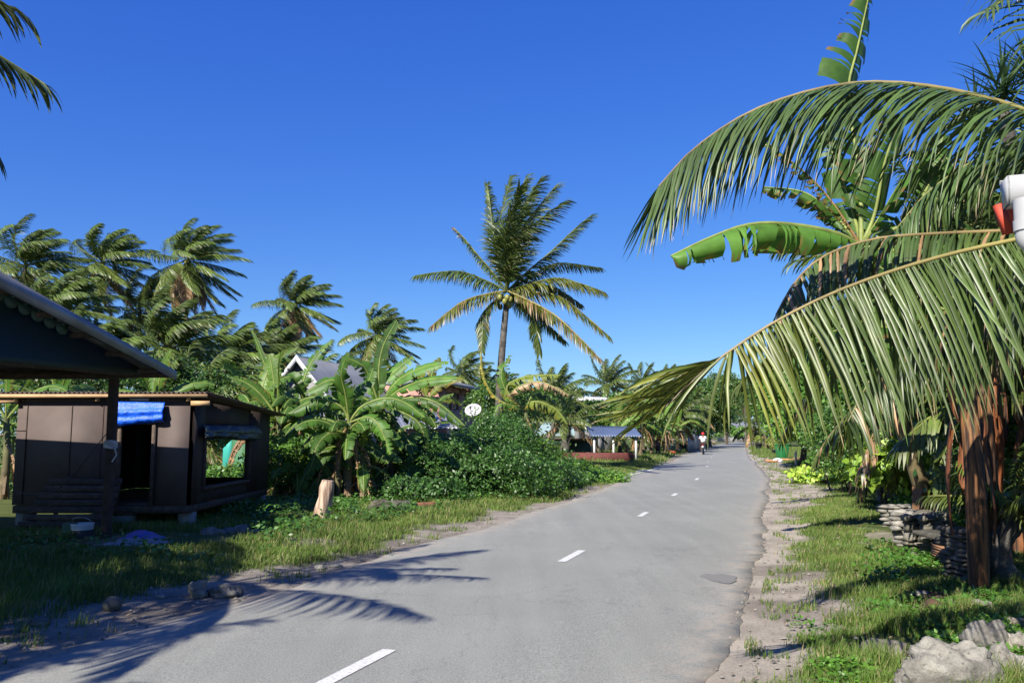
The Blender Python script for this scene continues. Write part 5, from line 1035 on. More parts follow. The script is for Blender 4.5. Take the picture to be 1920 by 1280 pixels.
# background woods
bush('dense shaded undergrowth behind the brown banana stems', [LB(1840, 800, 12.5, (1.2, .8, 1.4)), LB(1910, 900, 11.5, (1.0, .8, 1.0)), LB(1770, 760, 14.5, (1.1, .8, 1.2)), LB(1700, 700, 17, (1.3, .9, 1.5)), LB(1900, 650, 13, (1.2, .9, 1.3))], 22000, .11, ((.022, .06, .010), (.055, .12, .018)), 38, aspect=.6)
tree('spreading tree far left beyond the shelter outside the frame', (-19, 22, 0), 6, [((-18.5, 21.5, 3.2), (2.6, 2.2, 2.2)), ((-21.5, 22.5, 3.6), (2.8, 2.4, 2.6)), ((-24.5, 21, 2.8), (2.8, 2.2, 2.4)), ((-16.5, 22.5, 2.0), (1.8, 1.6, 1.6))], 9000, .22, seed=36)
tree('rounded tree left of the shelter outside the frame', (-17, 13, 0), 6, [((-17, 13, 3.0), (2.4, 2.2, 2.2)), ((-19.5, 12, 2.4), (2.2, 2.2, 2.0)), ((-22, 10.5, 2.8), (2.8, 2.2, 2.4))], 8000, .2, seed=37)
bush('green hedge in front of the distant house', [LB(1365, 812, 172, (3, 2, 1.6)), LB(1400, 817, 172, (2.5, 2, 1.0))], 2600, .5, ((.04, .10, .015), (.10, .20, .03)), 35, name='hedge', cat='hedge')
bush('dark thicket filling the gap between shelter roof and shack roof', [LB(-30, 725, 27, (2.6, 1.5, 1.8)), LB(60, 735, 26, (2.2, 1.5, 1.5)), LB(170, 745, 26, (2.2, 1.5, 1.3)), LB(280, 745, 27, (2.2, 1.5, 1.4)), LB(390, 765, 27, (2.0, 1.5, 1.3)), LB(470, 770, 28, (1.6, 1.5, 1.4))], 22000, .13, ((.022, .055, .010), (.05, .11, .016)), 19)
bush('green scrub hiding the front of the white roofed hall', [LB(1110, 790, 60, (2.2, 1.5, 1.5)), LB(1160, 785, 60, (2.0, 1.5, 1.7)), LB(1200, 800, 58, (2, 1.5, 1.4))], 9000, .24, ((.03, .085, .012), (.08, .17, .025)), 18)
tree('dark leafy tree mass behind the white roofed hall', (P(1000, 800, 80)[0], 80, 0), 7, [LB(990, 775, 80, (4, 3, 2.6)), LB(1040, 765, 82, (4, 3, 2.4)), LB(960, 790, 80, (3, 3, 2))], 9000, .38, seed=21)
tree('broadleaf tree left of the road beyond the shelter', (P(1230, 800, 84)[0], 84, 0), 7, [LB(1200, 775, 84, (3, 3, 2.2)), LB(1240, 765, 86, (3, 3, 2.6)), LB(1270, 785, 84, (2.6, 3, 2.4)), LB(1225, 805, 80, (3, 2, 1.6))], 14000, .32, ((.04, .09, .015), (.09, .16, .03)), 22)
tree('tree overhanging the road left of the rider', (P(1310, 800, 100)[0], 100, 0), 7, [LB(1290, 775, 100, (2.6, 3, 2.6)), LB(1325, 760, 102, (2.6, 3, 3)), LB(1345, 775, 104, (2.0, 3, 2.8)), LB(1300, 810, 98, (2.2, 3, 1.6)), LB(1350, 800, 104, (1.2, 2, 1.6))], 16000, .34, ((.03, .075, .012), (.07, .14, .025)), 23)
tree('dark tree at the far left end of the road', (P(1362, 800, 128)[0], 128, 0), 9, [LB(1360, 775, 128, (2.4, 3, 4)), LB(1372, 740, 130, (2.6, 3, 3)), LB(1352, 735, 130, (3, 3, 3))], 9000, .4, ((.035, .08, .015), (.08, .14, .03)), 24)
tree('small round tree in front of the distant house', (P(1393, 810, 168)[0], 168, 0), 4, [LB(1394, 812, 168, (1.4, 1.4, 1.3))], 1500, .4, ((.06, .14, .02), (.12, .22, .03)), 25)
tree('tall tree behind the distant house at the road end', (P(1400, 780, 200)[0], 200, 0), 12, [LB(1385, 770, 205, (6, 4, 4)), LB(1425, 765, 205, (7, 4, 6)), LB(1350, 760, 210, (8, 4, 6))], 8000, .6, ((.04, .09, .02), (.09, .15, .03)), 26)
tree('tree at right of the road end beyond the plant pots', (P(1432, 800, 100)[0], 100, 0), 7, [LB(1436, 760, 100, (2., 2.5, 3.2)), LB(1452, 720, 98, (2.6, 3, 3.5)), LB(1470, 780, 96, (3, 3, 3))], 14000, .3, ((.04, .10, .015), (.10, .18, .03)), 27)
tree('lush bright green tree with dense round leaves right of the road', (P(1500, 800, 40)[0], 40, 0), 6, [LB(1490, 770, 40, (1.6, 1.6, 1.6)), LB(1520, 720, 41, (2.1, 2, 2)), LB(1475, 800, 39, (.9, 1.2, .9)), LB(1555, 770, 39, (2, 1.8, 2.0)), LB(1540, 660, 42, (2.2, 2, 2.)), LB(1495, 690, 42, (1.5, 1.6, 1.5)), LB(1520, 815, 38, (1.6, 1.3, .9))], 36000, .16, ((.05, .125, .015), (.10, .20, .028)), 28, aspect=.75)
tree('leafy hedge tree behind the hanging leaflets', (P(1600, 800, 30)[0], 30, 0), 5, [LB(1590, 800, 29, (1.5, 1.5, 1.4)), LB(1640, 760, 30, (2, 1.6, 2.0)), LB(1700, 740, 28, (2, 1.6, 2.4)), LB(1610, 720, 31, (1.8, 1.6, 1.8)), LB(1580, 860, 27, (1.0, 1.0, .6))], 26000, .15, ((.035, .09, .012), (.075, .155, .02)), 29, aspect=.7)
tree('dark spreading tree behind the right hand bananas', (P(1800, 800, 22)[0], 22, 0), 6, [LB(1760, 640, 21, (2.2, 2, 2.2)), LB(1850, 560, 22, (2.4, 2, 2.4)), LB(1830, 740, 20, (2.2, 2, 2)), LB(1900, 660, 19, (1.8, 1.6, 2)), LB(1880, 850, 17, (1.5, 1.5, 1.2)), LB(1750, 800, 19, (1.4, 1.4, 1.2))], 34000, .14, ((.02, .055, .01), (.045, .105, .016)), 30, aspect=.6)
bush('dark leafy shrub overhanging the sandy pull in', [LB(1590, 870, 22, (.9, .9, .75)), LB(1625, 850, 21, (.9, .9, .9)), LB(1570, 820, 24, (1.0, .9, .8)), LB(1650, 890, 19, (.6, .6, .6))], 14000, .09, ((.03, .08, .012), (.07, .15, .02)), 31)
bush('yellow green big leafed shrub above the stone wall', [LB(1690, 880, 16.5, (.9, .7, .7)), LB(1740, 860, 16, (.8, .7, .8)), LB(1655, 880, 17.5, (.5, .5, .6)), LB(1775, 880, 15, (.5, .5, .7))], 5200, .17, ((.10, .20, .02), (.22, .33, .04)), 32, aspect=.7)
bush('low green weeds growing over the stone wall', [LB(1790, 985, 13, (.6, .5, .28)), LB(1735, 958, 15.5, (.6, .5, .28)), LB(1805, 1000, 11.6, (.3, .4, .25))], 9000, .06, ((.05, .15, .015), (.11, .24, .03)), 33)
bush('lime leafed sweet potato patch by the grey post', [LB(1545, 893, 27, (1.0, .8, .28)), LB(1515, 900, 27, (.4, .5, .2))], 2200, .15, ((.16, .30, .03), (.34, .42, .06)), 34, aspect=.7)
# spiky clump on the wall
b_ = G(1715, 965); sp = MB(); rs = np.random.RandomState(3)
for i in range(60): sword(sp, b_ + (rs.normal(0, .07), rs.normal(0, .07), .1), rs.uniform(0, 6.28), D2R(rs.uniform(30, 85)), rs.uniform(.6, 1.15), .05, np.array((.05, .13, .03)) * rs.uniform(.6, 1.4), rs, .5)
sp.build('spider_lily', M['palm'], origin=b_, label='spiky dark green lily clump growing on the stone wall', category='plant')
b_ = G(1690, 985) + (.9, 1.6, 0); sp = MB()
for i in range(40): sword(sp, b_ + (rs.normal(0, .07), rs.normal(0, .07), .3), rs.uniform(0, 6.28), D2R(rs.uniform(35, 85)), rs.uniform(.8, 1.5), .06, np.array((.10, .20, .03)) * rs.uniform(.6, 1.4), rs, .4)
sp.build('spider_lily', M['palm'], origin=b_, label='taller yellow green lily behind the dark spiky one', category='plant')
# ================================================================ ROCKS AND WALLS
def onerock(label, px, py, wpx, hpx, seed, name='coral_rock', col=(1, 1, 1), dz=.35, deep=.8, sub=4, group='coral rocks', flat=0, rough=.35, zoff=0):
    g = G(px, py); y = g[1]; w = wpx / FPX * y * .5; h = hpx / FPX * y; mb = MB(); rock(mb, (g[0], g[1] + w * deep * .5, h * dz + zoff + float(gz(g[0], g[1]))), (w * .92, w * deep, h * (1 - dz) * .95), seed, sub, rough, col, flat)
    mb.build(name, M['rock'], smooth=True, label=label, category='rock', group=group)
RG = 'coral rocks at the lower right corner'
onerock('largest pitted grey boulder at the bottom right', 1790, 1345, 200, 112, 1, group=RG, sub=5, rough=.45, deep=.55)
onerock('rounded boulder fused to the right end of the largest one', 1852, 1338, 100, 80, 12, group=RG, sub=4, rough=.5)
onerock('rough grey knob shaped rock behind the largest boulder', 1860, 1252, 86, 60, 2, group=RG, sub=4, rough=.5)
onerock('small round pebble left of the knob shaped rock', 1822, 1226, 26, 24, 3, group=RG, sub=3)
onerock('flat tan rock lying in the weeds left of the boulders', 1667, 1246, 96, 34, 4, group=RG, col=(.85, .8, .74), rough=.25, flat=.5)
onerock('cream slab at the right picture edge', 1914, 1212, 66, 32, 5, group=RG, col=(1.3, 1.2, 1.0), rough=.25)
onerock('white jagged rock lying right of the largest boulder', 1896, 1310, 90, 66, 6, group=RG, col=(1.35, 1.35, 1.35), rough=.6)
onerock('white chunk in the very corner below the cream slab', 1925, 1258, 60, 44, 7, group=RG, col=(1.35, 1.32, 1.28), rough=.6)
onerock('small white stone at the left foot of the largest boulder', 1706, 1290, 40, 40, 8, group=RG, col=(1.2, 1.18, 1.15))
onerock('grey rounded stone in leaf shade under the brown stems', 1846, 1172, 46, 30, 9, group=RG)
onerock('low grey stone beside the fallen husk', 1790, 1156, 26, 18, 10, group=RG)
onerock('pale flat stone by the dry twigs', 1730, 1128, 30, 10, 11, group=RG, sub=3, flat=.4)
onerock('small pale stone in the mown grass', 1662, 1084, 18, 7, 13, group=RG, sub=3)
onerock('flat stone in the grass below the shelf', 1712, 1056, 26, 9, 14, group=RG, sub=3)
onerock('tan slab flush with the soil near the husk', 1712, 1160, 60, 14, 15, group=RG, col=(.75, .68, .6), flat=.3)
g = G(1755, 1152); mb = MB(); mb.ball(g + (0, .05, .065), (.075, .085, .068), (1, 1, 1), 14, 9, lump=.08, seed=4); mb.build('coconut_husk', M['husk'], smooth=True, label='dark brown coconut husk lying among the weeds at right', category='coconut')
g = G(205, 1150); mb = MB(); mb.ball(g + (0, .05, .07), (.085, .085, .075), (2.5, 2.8, 3.), 14, 9, lump=.08, seed=5); mb.build('coconut_husk', simple('grey_husk', (.16, .15, .12), (.08, .075, .06), 9, .9), smooth=True, label='weathered grey coconut on the dirt at the left road edge', category='coconut')
LGp = 'coral rocks on the left verge'
onerock('pale boulder at the left edge of the road', 368, 1122, 40, 32, 21, group=LGp, col=(.8, .8, .8)); onerock('long low grey rock right of the pale boulder', 418, 1120, 62, 22, 22, group=LGp, col=(.7, .7, .7))
onerock('small white stone near the tip of the frond shadow', 598, 1068, 24, 9, 23, group=LGp, sub=3); onerock('flat white stone by the tarmac edge', 628, 1064, 26, 7, 24, group=LGp, sub=3); onerock('low half buried stone at the lower left', 70, 1180, 40, 14, 25, group=LGp, col=(.6, .6, .6), sub=3)
onerock('lone pebble on the left tarmac edge', 130, 1225, 8, 4, 26, group=LGp, sub=2); onerock('small stone between husk and pale boulder', 300, 1125, 18, 8, 27, group=LGp, sub=3)
onerock('mossy stone under the turquoise stick', 712, 972, 46, 22, 28, group=LGp, col=(.35, .36, .28)); onerock('grey stone beside the cut log', 752, 968, 52, 18, 29, group=LGp, col=(.45, .45, .4))
# rubble heap
rh = MB(); rs = np.random.RandomState(2)
for i in range(46):
    px = rs.uniform(355, 475); py = 1028 - (px - 355) * .10 + rs.uniform(-8, 4); g = G(px, py); s_ = rs.uniform(.06, .15); rock(rh, (g[0], g[1] + .1, .04 + rs.uniform(0, .14) * (px > 385)), (s_, s_, s_ * .6), 100 + i, 2, .5, (.75, .73, .70))
rh.build('rubble_heap', M['rock'], smooth=True, label='heap of broken pale coral rubble on the grass before the shack', category='rubble', kind='stuff')
# stray gravel on the sandy verges
gm = MB(); N = 2600; rs = np.random.RandomState(8); yy = 4.2 * (30 / 4.2) ** rs.uniform(0, 1, N); sdn = rs.choice([-1, 1], N); dd = rs.uniform(-.12, 1.3, N) ** 1; xx = cx(yy) + sdn * (HW + dd)
for x, y in zip(xx, yy):
    r = (.006 + .016 * rs.uniform() ** 3) * (1 + y * .03); V = np.array([[1, 0, 0], [0, 1, 0], [-1, 0, 0], [0, -1, 0], [0, 0, .8]]) * r * rs.uniform(.6, 1.3, (5, 1)); V = rot(V, rz=rs.uniform(0, 6)) + (x, y, float(gz(x, y)) + .012)
    gm.add(V, [(0, 1, 4), (1, 2, 4), (2, 3, 4), (3, 0, 4)], np.array((1, .97, .92)) * rs.uniform(.5, 1.3))
gm.build('gravel', M['rock'], origin=(0, 0, 0), kind='stuff')
# dead leaves and litter bits
lm = MB()
for i in range(900):
    y = 5 * (24 / 5) ** rs.uniform(); side = rs.choice([-1, 1]); x = float(cx(y)) + side * (HW + rs.uniform(.2, 3.2)); r = rs.uniform(.01, .035); V = rot(np.array([[-1, 0, 0], [0, .35, .15], [1, 0, .1], [0, -.35, .05]]) * r, rs.uniform(-.3, .3), rs.uniform(-.3, .3), rs.uniform(0, 6)) + (x, y, float(gz(x, y)) + .02)
    lm.add(V, [(0, 1, 2, 3)], (STRAW if rs.uniform() < .6 else BRN) * rs.uniform(.6, 1.1))
lm.build('leaf_litter', M['leaf'], origin=(0, 0, 0), kind='stuff')
# dry stone walls
def stonewall(label, pa, pb, h, seed, th=.28, s=.10, dens=9, cols=(1, 1, 1), group='dry coral stone walls at right'):
    a = G(*pa); b = G(*pb); L_ = np.linalg.norm(b - a); d = (b - a) / L_; nn = np.array((-d[1], d[0], 0)); mb = MB(); rs = np.random.RandomState(seed); z = .02
    while z < h:
        t = rs.uniform(0, s)
        while t < L_:
            sl = s * rs.uniform(.8, 1.8); hh = s * rs.uniform(.35, .6)
            for w_ in (0, th * .6): rock(mb, a + d * (t + sl / 2) + nn * (w_ + rs.uniform(-.03, .03)) + (0, 0, z + hh / 2), (sl * .58, th * .36, hh * .72), rs.randint(1e6), 2, .4, np.array(cols) * rs.uniform(.75, 1.1))
            t += sl
        z += s * .52
    mb.build('stone_wall', M['rock'], smooth=True, label=label, category='wall', group=group)
stonewall('pale dry stacked coral wall segment in the sun', (1668, 996), (1712, 992), .42, 1, s=.13)
stonewall('stepped white stone stack nearer the brown stems', (1704, 1034), (1748, 1020), .48, 2, s=.12)
stonewall('grey mossy wall end topped with a slab', (1730, 1058), (1772, 1040), .52, 3, s=.12, cols=(.7, .68, .62))
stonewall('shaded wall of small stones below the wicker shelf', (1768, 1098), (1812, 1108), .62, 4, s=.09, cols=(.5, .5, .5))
stonewall('farthest low wall end beside the shrubs', (1662, 952), (1684, 948), .62, 5, s=.15, cols=(.85, .83, .8))
g = G(1800, 1075); q = MB(); c_ = P(1798, 1003, g[1] + .3); q.box(c_, (.85, .55, .07), rx=0.0, rz=.1, jit=.02, col=(.35, .35, .33)); bevel(q.build('slab', M['rock'], label='thin dark stone slab capping the wall by the brown stems', category='slab'), .02)
q = MB(); c_ = P(1797, 1040, g[1] + .05)
for k in range(5): q.box(c_ + (.0 + k * .02, 0, -.045 + k * .026), (.52 + k * .03, .28, .02), ry=.12, rz=-.1, col=(1, .9, .8), jit=.006)
q.build('woven_shelf', simple('wicker', (.33, .17, .09), (.22, .11, .06), 20, .8, .5), label='stack of thin tan boards wedged under the stone slab', category='boards')
# twigs
q = MB(); rs = np.random.RandomState(4)
for i in range(14):
    a_ = G(1715 + rs.uniform(-10, 40), 1140 + rs.uniform(-14, 8)); an = rs.uniform(-.4, .9); l_ = rs.uniform(.15, .5); b_ = a_ + (math.cos(an) * l_, math.sin(an) * l_, 0); q.tube([a_ + (0, 0, .07), (a_ + b_) / 2 + (0, 0, .10), b_ + (0, 0, .08)], .006, 4, (1, .9, .8))
q.build('dry_twigs', M['wood'], label='scatter of dry twigs beside the coconut husk', category='twigs', kind='stuff')
q = MB(); a_ = G(1632, 1092); b_ = G(1682, 1102); q.tube([a_ + (0, 0, .06), (a_ + b_) / 2 + (0, 0, .09), b_ + (0, 0, .06)], .010, 6, (.9, .75, .65)); q.tube([a_ + (0, .04, .06), b_ + (.02, .06, .07)], .007, 5, (.9, .75, .65)); q.build('stick', M['wood'], label='short brown stick lying on the mown grass at right', category='stick')
# pale stump on the left verge
g = G(603, 987); st = thing('tree_stump', 'weathered pale leaning tree stump before the banana clump', 'stump', g); q = MB(); n = 14; u = np.linspace(0, 1, n); top = P(615, 900, g[1]); rr = np.array([.21, .185, .165, .15, .14, .132, .127, .123, .12, .118, .116, .114, .11, .10])
pts = g + (top - g) * u[:, None] + np.array((-.0, 0, 0)); pts[:, 0] -= .06 * (1 - u) ** 2; q.tube(pts, rr, 18, (1, 1, 1))
V = q.V[0]; a = np.arctan2(V[:, 1] - g[1], V[:, 0] - g[0]); k = 1 + .10 * np.sin(a * 5 + V[:, 2] * 3) + .06 * np.sin(a * 9); cxy = np.stack([np.interp(V[:, 2], pts[:, 2], pts[:, 0]), np.interp(V[:, 2], pts[:, 2], pts[:, 1])], 1); V[:, :2] = cxy + (V[:, :2] - cxy) * k[:, None]
def stumpmat():
    m, n, l, bs = newmat('bleached_wood'); mp_ = n.new('ShaderNodeMapping'); tc = n.new('ShaderNodeTexCoord'); mp_.inputs['Scale'].default_value = (14, 14, 1.6); l.new(tc.outputs['Object'], mp_.inputs[0]); t = n.new('ShaderNodeTexNoise'); t.inputs['Scale'].default_value = 1.5; t.inputs['Detail'].default_value = 8; l.new(mp_.outputs[0], t.inputs['Vector'])
    c = ramp(n, l, t.outputs[0], (.14, .075, .045), (.48, .36, .27), .35, .6); l.new(c.outputs[0], bs.inputs['Base Color']); bs.inputs['Roughness'].default_value = .9; bump(n, l, bs, t.outputs[0], .9, .03); return m
M['stump'] = stumpmat(); q.build('trunk', M['stump'], st, smooth=True)
# log with cut end, turquoise stick
a_ = G(812, 958); b_ = G(770, 962); q = MB(); q.tube([a_ + (0, .12, .09), b_ + (-.1, .1, .09)], [.10, .11], 14, (1, 1, 1)); q.build('cut_log', simple('rust_log', (.30, .13, .06), (.13, .06, .035), 7, .9, .5), smooth=False, label='short rust brown cut log on the left verge', category='log')
q = MB(); q.bar(G(728, 963) + (0, 0, .16), G(790, 950) + (0, 0, .14), .06, .03, (.1, .38, .36)); q.bar(G(722, 966) + (0, 0, .15), G(770, 956) + (0, 0, .17), .04, .03, (.12, .42, .40)); q.build('painted_batten', M['twhite'], label='faded turquoise batten lying on stones near the cut log', category='batten')
# things by the shelter post
g = G(152, 1024); bk = thing('paint_bucket', 'white paint bucket with wire handle near the shelter post', 'bucket', g); q = MB(); q.tube([g, g + (0, 0, .30), g + (0, 0, .33)], [.13, .155, .16], 24, (.75, .75, .75), cap=False); q.tube([g + (0, 0, .01), g + (0, 0, .02)], [.13, .13], 24, (.7, .7, .7)); thick(q.build('pail', M['twhite'], bk, smooth=True), .006)
q = MB(); th_ = np.linspace(0, math.pi, 12); q.tube([g + (math.cos(t) * .16, -.06 * math.sin(t), .31 + math.sin(t) * .11) for t in th_], .005, 5, (.5, .3, .2)); q.build('handle', M['chrome'], bk); q = MB(); q.tube([g + (0, 0, .08), g + (0, 0, .24)], [.139, .152], 24, (.06, .06, .07), cap=False); q.build('printed_band', M['twhite'], bk, smooth=True)
g = G(122, 1026); q = MB(); q.box(g + (0, .1, .17), (.16, .2, .34), rz=.2, col=(.06, .14, .08)); bevel(q.build('oil_can', M['twhite'], label='dull green can standing left of the paint bucket', category='can'), .02, 3)
g = G(222, 1004); q = MB(); q.tube([g + (0, .15, 0), g + (0, .15, .30), g + (0, .15, .31)], [.17, .19, .19], 20, (.20, .24, .20)); q.build('storage_tub', M['twhite'], smooth=False, label='grey green tub beside the shelter post under the doorway', category='tub')
def heap(label, name, pxs, h, seed, col, mat=M['tarp'], cat='sack'):
    a = G(*pxs[0]); b = G(*pxs[1]); n, m = 40, 18; U_, W_ = np.meshgrid(np.linspace(0, 1, n), np.linspace(0, 1, m)); L_ = np.linalg.norm(b - a)
    V = a + (b - a) * U_[..., None] + np.array((0, .75, 0)) * W_[..., None]; V[..., 0] += (fbm(U_ * 3, W_ * 3, 1, seed) - .5) * .2
    V[..., 2] = h * (np.sin(U_ * math.pi) ** .6) * (np.sin(W_ * math.pi) ** .6) * (.55 + .9 * fbm(U_ * L_ * 2.2, W_ * 2.2, 1, seed)) + .03
    ii = np.arange(n - 1)[None] + (np.arange(m - 1) * n)[:, None]; q = MB(); q.add(V.reshape(-1, 3), np.stack([ii, ii + 1, ii + 1 + n, ii + n], -1).reshape(-1, 4), col); thick(q.build(name, mat, smooth=True, label=label, category=cat), .012)
heap('crumpled pale sacks lying on the dirt under the shelter edge', 'sack_heap', ((110, 1052), (345, 1042)), .16, 3, (.28, .30, .32), M['twhite'])
heap('faded violet blue cloth thrown over the sacks', 'blue_cloth', ((188, 1042), (288, 1038)), .27, 5, (.10, .11, .42), M['twhite'], 'cloth')

# ================================================================ BUILDING CORNER WITH GUTTER (right edge)
gc = P(1903, 372, 3.2); bx = thing('verandah_roof', 'white gutter and red trim at the roof corner on the right edge', 'roof', (2.4, 0.6, 0))
e_ = nrm(np.array((.52, -1, 0)));  # eave runs back towards the camera side
out = np.array((-1., -.45, 0)); out = nrm(np.array((-e_[1] * -1, e_[0] * -1, 0)))
s0 = P(1876, 372, 3.25); run = nrm(np.array((.95, -.32, 0))); perp = np.array((run[1], -run[0], 0)); perp = perp if perp[1] < 0 else -perp
prof = [(0, .055), (.0, -.02), (.02, -.055), (.10, -.055), (.125, .055), (.135, .065), (.12, .07)]
q = MB(); L_ = 1.9
A_ = np.array([s0 + perp * (.13 - a) + np.array((0, 0, b)) for a, b in prof]); Bq = A_ + run * L_
q.add(np.vstack([A_, Bq]), [(i, i + 1, i + 8, i + 7) for i in range(6)]); thick(q.build('gutter', M['gutter'], bx), .004)
q = MB(); q.slab(A_[:5], run * .006); q.build('gutter_cap', M['gutter'], bx)
c2 = s0 + run * .13; q = MB(); q.slab([v + run * .16 + (0, 0, 0) for v in (A_ + (A_ - A_.mean(0)) * .05)[:7]], run * .05); q.build('gutter_bracket', M['gutter'], bx)
dpt = P(1925, 398, 3.02); q = MB(); q.tube(catmull([dpt + (0, 0, .05), dpt + (0, 0, -.06), dpt + (0.01, 0, -.11), dpt + run * .08 + (0, 0, -.16), dpt + run * .25 + (0, 0, -.20), np.array((s0[0] + .95, s0[1] - .80, s0[2] - .42)), np.array((s0[0] + .98, s0[1] - .86, s0[2] - .7)), np.array((s0[0] + .98, s0[1] - .86, .1))], 50), .042, 20); q.build('downpipe', M['gutter'], bx, smooth=True)
q = MB(); q.tube([dpt + (0, 0, -.03), dpt + (0, 0, -.07)], .047, 20); q.build('pipe_collar', M['gutter'], bx, smooth=True)
redm = simple('red_trim', (.62, .075, .035), (.55, .065, .03), 8, .7, .1)
q = MB(); r0 = P(1869, 383, 3.30); r1 = P(1887, 438, 3.30); q.slab([r0, P(1882, 380, 3.30), P(1905, 435, 3.30), r1], run * .0 + np.array((.0, .03, 0))); q.slab([P(1882.2, 380, 3.30), P(1960, 352, 3.3), P(1960, 428, 3.3), P(1905.2, 435, 3.30)], (0, .03, 0)); q.build('red_fascia', redm, bx)
rt = s0 + (0, 0, .07); q = MB(); n_ = np.array((0, -1., 0)); rt = rt + run * .7; q.slab([rt, rt + run * 6, rt + run * 6 + (0, -3.5, 1.0), rt + (1.1, -3.5, 1.0)], (0, 0, .05)); q.build('roof_sheet', M['roofgrey'], bx)
q = MB(); wall(q, (s0[0] + .9, s0[1] - .95), (s0[0] + 5, s0[1] - 2.3), 0, s0[2] - .05, .12); q.build('wall', simple('house_cream', (.6, .55, .45), (.5, .46, .38), 2, .8), bx)

# ================================================================ VEHICLES AND PEOPLE
def wheel(mb_t, mb_r, c, r, w, ax=0):
    an = np.linspace(0, 2 * math.pi, 25)
    ring = [np.array(c) + ((0, math.cos(a) * (r - w / 2), math.sin(a) * (r - w / 2))) for a in an]; mb_t.tube(ring, w / 2, 8, (1, 1, 1), cap=False)
    ring = [np.array(c) + ((0, math.cos(a) * (r - w * 1.1), math.sin(a) * (r - w * 1.1))) for a in an]; mb_r.tube(ring, w * .22, 6, (1, 1, 1), cap=False)
    for k in range(6): a = k * math.pi / 3; mb_r.bar(c, np.array(c) + (0, math.cos(a) * (r - w), math.sin(a) * (r - w)), .02, .015)
    mb_r.tube([np.array(c) + (-.05, 0, 0), np.array(c) + (.05, 0, 0)], .05, 10)
def motorbike(label, body):
    m = thing('motorcycle', label, 'motorcycle', (0, 0, 0), 'small motorcycles')
    for y in (-.60, .62):
        t, r = MB(), MB(); wheel(t, r, (0, y, .29), .29, .10); wh = t.build('wheel', M['dark'], m, smooth=True); r.build('rim', M['chrome'], wh)
    q = MB(); q.tube(catmull([(0, .42, .78), (0, .15, .52), (0, -.1, .42), (0, -.35, .62), (0, -.75, .74)], 14), [.07, .1, .12, .13, .13, .13, .12, .12, .12, .12, .12, .11, .09, .04], 10, (1, 1, 1)); q.build('body', body, m, smooth=True)
    q = MB(); q.tube(catmull([(0, .12, .80), (0, -.2, .79), (0, -.72, .86)], 12), [.06, .09, .11, .12, .125, .13, .13, .13, .12, .11, .1, .06], 10, (1, 1, 1), sq=.45); q.build('seat', M['dark'], m, smooth=True)
    q = MB(); q.box((0, -.05, .38), (.22, .34, .26)); bevel(q.build('engine', M['chrome'], m), .04)
    q = MB(); q.tube(catmull([(.1, .02, .3), (.16, -.3, .26), (.17, -.85, .36)], 8), .04, 8); q.build('exhaust', M['chrome'], m, smooth=True)
    for s_ in (-1, 1):
        q = MB(); q.tube([(s_ * .07, .62, .29), (s_ * .07, .40, .95)], .022, 8); q.build('fork', M['chrome'], m)
        q = MB(); q.tube([(s_ * .09, -.60, .29), (s_ * .09, -.55, .62)], .022, 8); q.build('shock_absorber', M['chrome'], m)
        q = MB(); q.tube([(s_ * .24, .38, 1.06), (s_ * .28, .40, 1.24)], .008, 5); mi = q.build('mirror', M['dark'], m); q = MB(); q.ball((s_ * .30, .40, 1.27), (.07, .015, .045), (1, 1, 1), 12, 7); q.build('mirror_glass', M['chrome'], mi, smooth=True)
    q = MB(); q.tube(catmull([(-.36, .26, 1.02), (-.2, .36, 1.04), (0, .40, .98), (.2, .36, 1.04), (.36, .26, 1.02)], 12), .015, 7); q.build('handlebar', M['dark'], m, smooth=True)
    q = MB(); q.ball((0, .50, .92), (.10, .09, .10), (1, 1, 1), 12, 8); q.build('headlight', M['chrome'], m, smooth=True)
    q = MB(); q.box((0, -.83, .74), (.16, .05, .07)); q.build('tail_light', simple('red_lens', (.5, .02, .02), (.4, .02, .02), 4, .2), m); q = MB(); q.box((0, -.87, .60), (.16, .015, .14)); q.build('number_plate', M['white'], m)
    q = MB(); an = np.linspace(.2, math.pi - .2, 10); q.tube([(0, -.60 + math.cos(a) * .34, .29 + math.sin(a) * .34) for a in an], .05, 6, (1, 1, 1), sq=.3); q.build('mudguard', M['dark'], m, smooth=True); return m
hd = -math.atan2(.285, 1.)
mc = motorbike('small dark motorcycle being ridden away along the left lane', simple('black_paint', (.02, .02, .025), (.03, .03, .035), 5, .25, .02)); g = G(1319, 852.5); zc = roadz(g[0], g[1]); mc.location = (g[0], g[1], zc); mc.rotation_euler = (0, 0, hd)
pk = dup(mc, G(1281, 847) + (0, 0, .03), 'parked dark motorcycle standing by the fence on the left verge', 'small motorcycles'); pk.rotation_euler = (0, .12, hd - .5)
